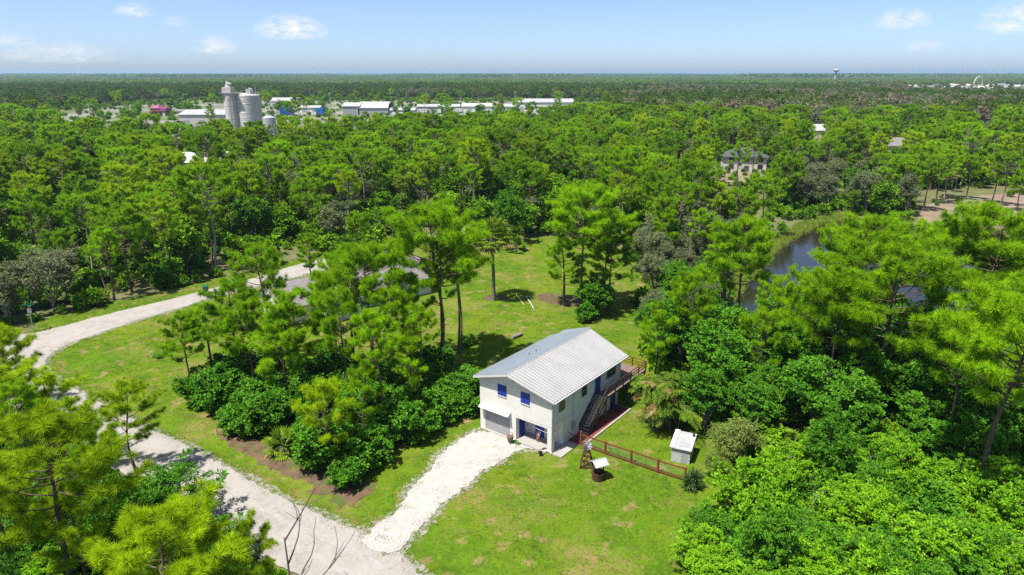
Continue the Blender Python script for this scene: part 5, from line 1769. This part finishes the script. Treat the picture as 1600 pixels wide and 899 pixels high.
# ------------------------------------------------------------------ the woods: nearest trees one by one, the rest as a mass
def stuff(name, P, idx, rz, sc, kinds, label, cat):
    """one object that repeats the given plants at points P"""
    pc = bpy.data.collections.new(name + '_plants')
    for i, k in enumerate(kinds):
        me = k if isinstance(k, bpy.types.Mesh) else np_mesh(f'{name}_{i:02d}', KINDS[k][2])
        pc.objects.link(bpy.data.objects.new(f'{name}_{i:02d}', me))
    me = bpy.data.meshes.new(name)
    me.vertices.add(len(P))
    me.vertices.foreach_set('co', np.asarray(P, np.float32).ravel())
    for nm, ty, val in (('pick', 'INT', np.asarray(idx, np.int32)), ('turn', 'FLOAT', np.asarray(rz, np.float32)), ('size', 'FLOAT', np.asarray(sc, np.float32))):
        a = me.attributes.new(nm, ty, 'POINT')
        a.data.foreach_set('value', val)
    ng = bpy.data.node_groups.new(name, 'GeometryNodeTree')
    ng.interface.new_socket('Geometry', in_out='INPUT', socket_type='NodeSocketGeometry')
    ng.interface.new_socket('Geometry', in_out='OUTPUT', socket_type='NodeSocketGeometry')
    N = ng.nodes
    gi, go = N.new('NodeGroupInput'), N.new('NodeGroupOutput')
    ci = N.new('GeometryNodeCollectionInfo')
    ci.inputs['Collection'].default_value = pc
    ci.inputs['Separate Children'].default_value = True
    ci.inputs['Reset Children'].default_value = True
    ip = N.new('GeometryNodeInstanceOnPoints')
    ip.inputs['Pick Instance'].default_value = True

    def named(nm, ty):
        n = N.new('GeometryNodeInputNamedAttribute')
        n.data_type = ty
        n.inputs['Name'].default_value = nm
        return n.outputs['Attribute']
    cx = N.new('ShaderNodeCombineXYZ')
    L_ = ng.links
    L_.new(gi.outputs[0], ip.inputs['Points'])
    L_.new(ci.outputs[0], ip.inputs['Instance'])
    L_.new(named('pick', 'INT'), ip.inputs['Instance Index'])
    L_.new(named('turn', 'FLOAT'), cx.inputs[2])
    L_.new(cx.outputs[0], ip.inputs['Rotation'])
    L_.new(named('size', 'FLOAT'), ip.inputs['Scale'])
    L_.new(ip.outputs[0], go.inputs[0])
    o = link(name, me)
    md = o.modifiers.new('plants', 'NODES')
    md.node_group = ng
    return tag(o, label, cat, kind='stuff')


def px_of(P):
    P = np.asarray(P, float)
    d = P[:, 1] * CP + CAM_H * SP
    return CXP + FPX * P[:, 0] / d


def vnoise(P, s, seed):
    x, y = P[:, 0] / s, P[:, 1] / s
    return .5 + .25 * np.sin(x * 1.7 + seed + 1.3 * np.sin(y * 1.1 + seed)) + .25 * np.sin(y * 1.9 - seed * 2 + 1.2 * np.sin(x * .9 + seed * 3))


NEWROW = [gp(1106, 258), gp(1216, 258), (gp(1216, 262)[0] * .56, gp(1216, 262)[1] * .56), (gp(1106, 262)[0] * .56, gp(1106, 262)[1] * .56)]
PLANT_VIEW = [gp(110, 246), gp(430, 252), gp(640, 232), gp(920, 206), gp(960, 158), gp(640, 156), gp(300, 156), gp(60, 172)]
SANDX = pts((1418, 298), (1660, 290), (1660, 410), (1545, 374), (1425, 352))
BUNG = [tuple(np.array(A) + np.array([math.cos(NR_) * x - math.sin(NR_) * y, math.sin(NR_) * x + math.cos(NR_) * y])) for x, y in ((-3, -8), (27, -8), (27, 12), (-3, 12))]


def wood_ok(G, buf=2.2):
    px = px_of(G)
    ok = ~inside(G, LAWN) & ~inside(G, POND) & ~inside(G, REEDS) & ~inside(G, VERGE) & ~inside(G, NEW_YARD) & ~inside(G, NEWROW) & ~inside(G, PLANT_YARD) & ~inside(G, PLANT_VIEW) & ~inside(G, SAND) & ~inside(G, SANDX)
    ok &= ~inside(G, ROAD) & (dist_line(G, ROAD, True) > buf)
    ok &= ~inside(G, DARKW) & ~inside(G, BRIGHT) & ~inside(G, BANK) & ~inside(G, THICKET) & ~inside(G, BUNG)
    ok &= ~((G[:, 0] < -15) & (G[:, 1] < 84) & inside(G, LEFTW))
    ok &= ~((G[:, 0] < -30) & (G[:, 1] < 70))
    ok &= ~((G[:, 1] < 90) & (G[:, 0] > -20) & (px < 1560))
    ok &= np.abs(G[:, 0]) < .77 * G[:, 1] + 14
    return ok


def wood_points(y0, y1, step):
    xm = .77 * y1 + 14
    G = fill_pts([(-xm, y0), (xm, y0), (xm, y1), (-xm, y1)], step, .42)
    return G[wood_ok(G)]


G = wood_points(60, 420, 5.5)
G = G[np.argsort(np.hypot(G[:, 0], G[:, 1]))]
D = np.hypot(G[:, 0], G[:, 1])
PX = px_of(G)
q = rng.uniform(0, 1, len(G))
nz = vnoise(G, 22, 1.7)
nz2 = vnoise(G, 35, 5.1)
greyp = np.where((PX > 1040) & (PX < 1360) & (D < 215), .72, np.where(nz2 > .68, .45, np.where(PX > 1000, .2, .06)))
broadp = np.where(nz > .68, .55, .20)
ty = np.where(q < greyp, 2, np.where(q < greyp + (1 - greyp) * broadp, 1, 0))
gap = vnoise(G, 13, 9.3)
drop = rng.uniform(0, 1, len(G)) < np.where(ty == 0, .08, .15) + np.where(gap < .33, .72, 0)
G, D, PX, ty = G[~drop], D[~drop], PX[~drop], ty[~drop]
SIGHT = [(x, gp(x, y)[1], h) for x, y, h in ((300, 268, 6), (1275, 212, 6), (1525, 198, 6), (1398, 238, 6), (165, 290, 6))]
keep = np.ones(len(G), bool)
for (sx, sy, hb) in SIGHT:                            # openings in the wood through which the cottages show
    keep &= ~((np.abs(PX - sx) < 17) & (G[:, 1] < sy + 16) & (G[:, 1] > sy * .58))
G, D, PX, ty = G[keep], D[keep], PX[keep], ty[keep]
LIMIT = {0: 250, 1: 150, 2: 150}
count = {0: 0, 1: 0, 2: 0}
rest = np.ones(len(G), bool)
NAMES = {0: ('pine_tree', 'pine tree', 'slash pine'), 1: ('oak_tree', 'tree', 'dark leafy tree'), 2: ('paperbark_tree', 'tree', 'grey-green paperbark tree')}
for i in range(len(G)):
    t = int(ty[i])
    if count[t] >= LIMIT[t] or D[i] > 300 or PX[i] < -20 or PX[i] > 1620:
        continue
    if rng.uniform() < .03:
        o = empty('dead_tree', (G[i, 0], G[i, 1], -.05), rng.uniform(0, 6.28), 'bleached bare dead tree standing in the surrounding wood', 'dead tree', 'bleached dead trees in the wood')
        link('branches', KINDS[f'snag{rng.integers(3)}'][1], o)
        rest[i] = False
        continue
    zone = 'in the wood across the bending shell road' if PX[i] < 480 else ('in the wood behind the back lawn' if PX[i] < 1010 else 'in the wood beyond the pond')
    nm, cat, desc = NAMES[t]
    if t == 0:
        k = PINES_HI[rng.integers(len(PINES_HI))] if D[i] < 118 else PINES_MID[rng.integers(6)]
        s = rng.choice([rng.uniform(.5, .8), rng.uniform(.8, 1.05), rng.uniform(.85, 1.05), rng.uniform(1.0, 1.22)])
    elif t == 1:
        k = BROAD_HI[rng.integers(4)] if D[i] < 112 else BROAD_MID[rng.integers(4)]
        s = rng.uniform(.7, 1.05)
    else:
        k = f'grey_hi{rng.integers(2)}' if D[i] < 112 else GREY_MID[rng.integers(3)]
        s = rng.uniform(.7, 1.0)
    plant(nm, k, G[i, 0], G[i, 1], f'{desc} {zone}', cat, f'{desc}s {zone}', s)
    count[t] += 1
    rest[i] = False
yt = fill_pts(PLANT_YARD, 15., .45)
yt = yt[rng.uniform(0, 1, len(yt)) < .13]
R_, Dr, tr = np.concatenate([G[rest], yt]), D[rest], np.concatenate([ty[rest], rng.integers(0, 2, len(yt))])
kinds = PINES_MID + BROAD_MID + GREY_MID + ['snag0', 'snag1', 'snag2']
pick = np.where(tr == 0, rng.integers(0, 6, len(R_)), np.where(tr == 1, 6 + rng.integers(0, 4, len(R_)), 10 + rng.integers(0, 3, len(R_))))
pick = np.where(rng.uniform(0, 1, len(R_)) < .035, 13 + rng.integers(0, 3, len(R_)), pick)
stuff('wood', np.c_[R_, np.full(len(R_), -.05)], pick, rng.uniform(0, 6.28, len(R_)), np.where(rng.uniform(0, 1, len(R_)) < .3, rng.uniform(.5, .8, len(R_)), rng.uniform(.8, 1.18, len(R_))), kinds, 'dense mixed pine wood filling the middle distance', 'wood')

F = wood_points(420, 1500, 7.0)
PXF = px_of(F)
keep = (rng.uniform(0, 1, len(F)) > .1) & ~((PXF > 1405) & (F[:, 1] > 930) & (rng.uniform(0, 1, len(F)) < .96))
F, PXF = F[keep], PXF[keep]
DF = np.hypot(F[:, 0], F[:, 1])
q = rng.uniform(0, 1, len(F))
gz_ = vnoise(F, 90, 2.2)
gp_ = np.where((PXF > 960) & (gz_ > .42), .75, np.where(gz_ > .8, .5, .08))
pick = np.where(q < gp_, 7 + (rng.uniform(0, 1, len(F)) < .45), np.where(q < gp_ + (1 - gp_) * np.where(vnoise(F, 60, 4.) > .6, .6, .2), 4 + rng.integers(0, 3, len(F)), rng.integers(0, 4, len(F))))
stuff('forest', np.c_[F, np.zeros(len(F))], pick, rng.uniform(0, 6.28, len(F)), rng.uniform(.6, 1.15, len(F)), PINES_FAR + BROAD_FAR + GREY_FAR, 'pine forest stretching away behind the industrial yard', 'forest')


def patch(seed, size, n, crown, leafsize, per, mats):
    r = np.random.default_rng(seed)
    C = np.c_[r.uniform(-size / 2, size / 2, (n, 2)), r.uniform(6, 11, n)]
    parts = []
    for m in set(mats):
        sel = np.array([mats[i % len(mats)] == m for i in range(n)])
        c0 = C[sel]
        k = len(c0) * per
        u = unit(r.normal(size=(k, 3)) + [0, 0, .4])
        c = np.repeat(c0, per, 0) + u * crown * [1, 1, .8] * r.uniform(.7, 1.05, (k, 1))
        d = unit(r.normal(size=(k, 3)) * [1, 1, .4])
        V, T, A_ = leaves(c - d * leafsize / 2, d, unit(u + [0, 0, .5] + r.normal(0, .35, (k, 3))), np.full(k, leafsize), np.full(k, leafsize * .7), np.clip(np.repeat(r.uniform(0, 1, len(c0)), per) + r.normal(0, .1, k), 0, 1))
        parts.append((V, T, A_, m))
        tw = [np_tube([[p[0], p[1], -.5], [p[0], p[1], p[2]]], [.35, .2], 3) for p in c0[:: 2]]
        parts.append(join_tubes(tw, 'bark_grey'))
    return np_mesh(f'patch{seed}', parts)


P1 = [patch(700 + i, 62, 85, 3.6, 2.4, 26, mm) for i, mm in enumerate([['pine_dist', 'pine_dist', 'leaf_dist'], ['pine_dist', 'leaf_dist'], ['pine_dist', 'leaf_grey', 'leaf_dist'], ['leaf_dist', 'leaf_brown', 'leaf_dist']])]
P2 = [patch(720 + i, 270, 330, 9., 7., 22, mm) for i, mm in enumerate([['pine_dist', 'leaf_dist'], ['pine_dist', 'leaf_dist', 'leaf_grey'], ['leaf_dist']])]
pp = []
for (y0, y1, step) in ((1500, 4000, 58), (4000, 13500, 255)):
    xm = .79 * y1
    g_ = fill_pts([(-xm, y0), (xm, y0), (xm, y1), (-xm, y1)], step, .12)
    pp.append(g_[np.abs(g_[:, 0]) < .79 * g_[:, 1] + 60])
est = np.array([gp(1410 + 16 * k, 136.5) for k in range(15)])
a_ = pp[0]
pxa = px_of(a_)
a_ = a_[~((pxa > 1400) & (a_[:, 1] < est[:, 1].max() + 60))] if len(a_) else a_
stuff('distant_forest', np.concatenate([np.c_[a_, np.zeros(len(a_))], np.c_[pp[1], np.full(len(pp[1]), -2.)]]),
      np.concatenate([rng.integers(0, 4, len(a_)), 4 + rng.integers(0, 3, len(pp[1]))]), rng.uniform(0, 6.28, len(a_) + len(pp[1])), np.concatenate([rng.uniform(.8, 1.25, len(a_)), np.where(rng.uniform(0, 1, len(pp[1])) < .12, 1.6, 1.) * rng.uniform(.75, 1.25, len(pp[1]))]), P1 + P2,
      'unbroken flat forest reaching to the horizon', 'forest')

# undergrowth below the woods, low plants in the cleared lots
U = fill_pts([(-260, 60), (260, 60), (260, 300), (-260, 300)], 2.7, .45)
U = U[wood_ok(U, .8)]
U = U[(rng.uniform(0, 1, len(U)) < np.where(vnoise(U, 13, 9.3) < .33, .35, .8))]
yd = fill_pts(SAND, 5.5, .45)
yd2 = fill_pts(NEWROW, 4.2, .4)
PV = fill_pts(PLANT_VIEW, 9., .45)
PV = PV[~inside(PV, PLANT_YARD) | (rng.uniform(0, 1, len(PV)) < .22)]
edge = fill_pts(LEFTW, 1.7, .45)
edge = edge[dist_line(edge, ROAD_NEAR_L) > .8]
dk = np.concatenate([fill_pts(DARKW, 2.2, .45), fill_pts(BANK, 2.0, .45)])
yd = yd[rng.uniform(0, 1, len(yd)) < .3]
UU = np.concatenate([U, yd, yd2, PV, edge, dk])
uz = np.concatenate([hgt(U), hgt(yd), hgt(yd2), np.zeros(len(PV)), hgt(edge), hgt(dk)]) - .05
us = np.concatenate([rng.uniform(.3, 1.15, len(U)), rng.uniform(.3, .7, len(yd)), rng.uniform(.3, .75, len(yd2)), rng.uniform(.5, 1.5, len(PV)), rng.uniform(.2, .5, len(edge)), rng.uniform(.4, .8, len(dk))])
up = np.where(rng.uniform(0, 1, len(UU)) < .22, 3, rng.integers(0, 3, len(UU)))
up[len(U) + len(yd) + len(yd2):len(U) + len(yd) + len(yd2) + len(PV)] = rng.integers(0, 3, len(PV))
stuff('undergrowth', np.c_[UU, uz], up, rng.uniform(0, 6.28, len(UU)), us, ['under0', 'under1', 'under2', 'palmetto'], 'low shrubs and palmetto covering the wood floor', 'undergrowth')

# cabbage palms and sparse pines on the sandy lot
for k, (px, py) in enumerate([(1385, 318), (1398, 312), (1412, 318), (1476, 306), (1492, 300)]):
    at('cabbage_palm', 'palm1', px, py, 'short cabbage palm at the edge of the sandy lot', 'palm', rng.uniform(.9, 1.2), 'cabbage palms by the sandy lot')
for k, (px, py) in enumerate([(1462, 318), (1475, 312), (1508, 312), (1548, 318), (1562, 322), (1590, 330), (1442, 330)]):
    at('pine_tree', PINES_MID[k % 6], px, py, 'bare-trunked pine standing on the sandy lot', 'pine tree', rng.uniform(.85, 1.05), 'pines on the sandy lot')


# ------------------------------------------------------------------ grass, reeds, stones
def tuft_mesh(seed, n, hgt_, rad, wd, m):
    r = np.random.default_rng(seed)
    c = np.c_[r.normal(0, rad, (n, 2)), np.zeros(n)]
    d = unit(r.normal(size=(n, 3)) * [.6, .6, .1] + [0, 0, 1])
    V, T, A_ = blades(c, d, hgt_ * r.uniform(.5, 1.1, n), np.full(n, wd), r.uniform(0, 1, n), r)
    return np_mesh(f'tuft{seed}', [(V, T, A_, m)])


TF = [tuft_mesh(800 + i, 34, .13, .22, .022, 'grassblade') for i in range(3)] + [tuft_mesh(810, 26, .28, .2, .026, 'grassblade')]
GR = fill_pts(LAWN, .52, .5)
HB = [hw(XL - .2, -.4), hw(1.8, -.4), hw(1.8, 12.2), hw(XL - .2, 12.8)]
okg = ~inside(GR, ROAD) & ~inside(GR, DRIVE) & ~inside(GR, HB) & ~inside(GR, EARTH) & ~inside(GR, BUNG) & (GR[:, 1] < 150)
GR = GR[okg]
GR = GR[rng.uniform(0, 1, len(GR)) < np.clip(1.15 - GR[:, 1] / 160, .3, 1) * (.35 + .9 * vnoise(GR, 3.1, 2.))]
VG = fill_pts(VERGE, .7, .5)
VG = VG[~inside(VG, ROAD)]
# ragged fringe: taller tufts along the road and driveway edges, tufts in the driveway itself
RE = np.array(densify(smooth_poly(ROAD_NEAR_R, 1), .3, .35, rng))
RE = RE[(dist_line(RE, ROAD_NEAR_R) < 1.2) & (RE[:, 1] < 130)]
DE = np.array(densify(smooth_poly(DRIVE, 1), .25, .4, rng))
DI = fill_pts(DRIVE, .5, .5)
DI = DI[(vnoise(DI, 1.6, 3.3) > .72)]
FR = np.concatenate([RE, DE, DI, VG])
FR = FR[~inside(FR, HB)]
GA = np.concatenate([GR, FR])
gi_ = np.where(rng.uniform(0, 1, len(GA)) < .06, 3, rng.integers(0, 3, len(GA)))
gs = np.concatenate([rng.uniform(.6, 1.2, len(GR)), rng.uniform(.6, 1.5, len(FR))])
stuff('grass', np.c_[GA, hgt(GA)], gi_, rng.uniform(0, 6.28, len(GA)), gs, TF, 'short blades of grass over the lawn', 'grass')
RT = [tuft_mesh(820 + i, 40, .95, .3, .05, 'reed') for i in range(3)]
RP = fill_pts(REEDS, .62, .5)
RP = RP[rng.uniform(0, 1, len(RP)) < .8]
stuff('reeds', np.c_[RP, hgt(RP)], rng.integers(0, 3, len(RP)), rng.uniform(0, 6.28, len(RP)), rng.uniform(.6, 1.3, len(RP)), RT, 'bright reeds along the far pond bank', 'reeds')


def stone_mesh(seed):
    r = np.random.default_rng(seed)
    b = MB().tube([(0, 0, -.3), (0, 0, 0), (0, 0, .3), (0, 0, .42)], [.5, 1, .8, .3], 6)
    b.v = [(x * r.uniform(.7, 1.2), y * r.uniform(.7, 1.2), z * r.uniform(.7, 1.2)) for (x, y, z) in b.v]
    return b.mesh(f'stone{seed}', 'stone')


ST = [stone_mesh(i) for i in range(4)]
s1 = np.array(densify(smooth_poly(ROAD_NEAR_R, 1), .16, .7, rng))
s1 = s1[dist_line(s1, ROAD_NEAR_R) < 1.2]
s2 = np.array(densify(smooth_poly(DRIVE, 1), .07, .7, rng))
s3 = fill_pts(DRIVE, .4, .5)
SS = np.concatenate([s1, s2, s3])
SS = SS[~inside(SS, HB) & (SS[:, 1] < 130)]
stuff('gravel', np.c_[SS, hgt(SS) + .04], rng.integers(0, 4, len(SS)), rng.uniform(0, 6.28, len(SS)), rng.uniform(.02, .065, len(SS)), ST, 'loose white shell stones along the road and driveway', 'gravel')
# twigs and leaf litter lines on the road edges are left to the materials

# ------------------------------------------------------------------ haze
hz = MB().box(-16200, 16200, -3200, 16200, -3.0, 68.0).build('haze', [])
hm = bpy.data.materials.new('haze')
hm.use_nodes = True
hn = hm.node_tree.nodes
hn.remove(hn['Principled BSDF'])
pv = hn.new('ShaderNodeVolumePrincipled')
pv.inputs['Color'].default_value = (.52, .74, 1.0, 1)
pv.inputs['Density'].default_value = 8e-5
pv.inputs['Anisotropy'].default_value = 0.2
hm.node_tree.links.new(pv.outputs[0], hn['Material Output'].inputs['Volume'])
hz.data.materials.append(hm)
tag(hz, 'pale summer haze over the forest', kind='stuff')
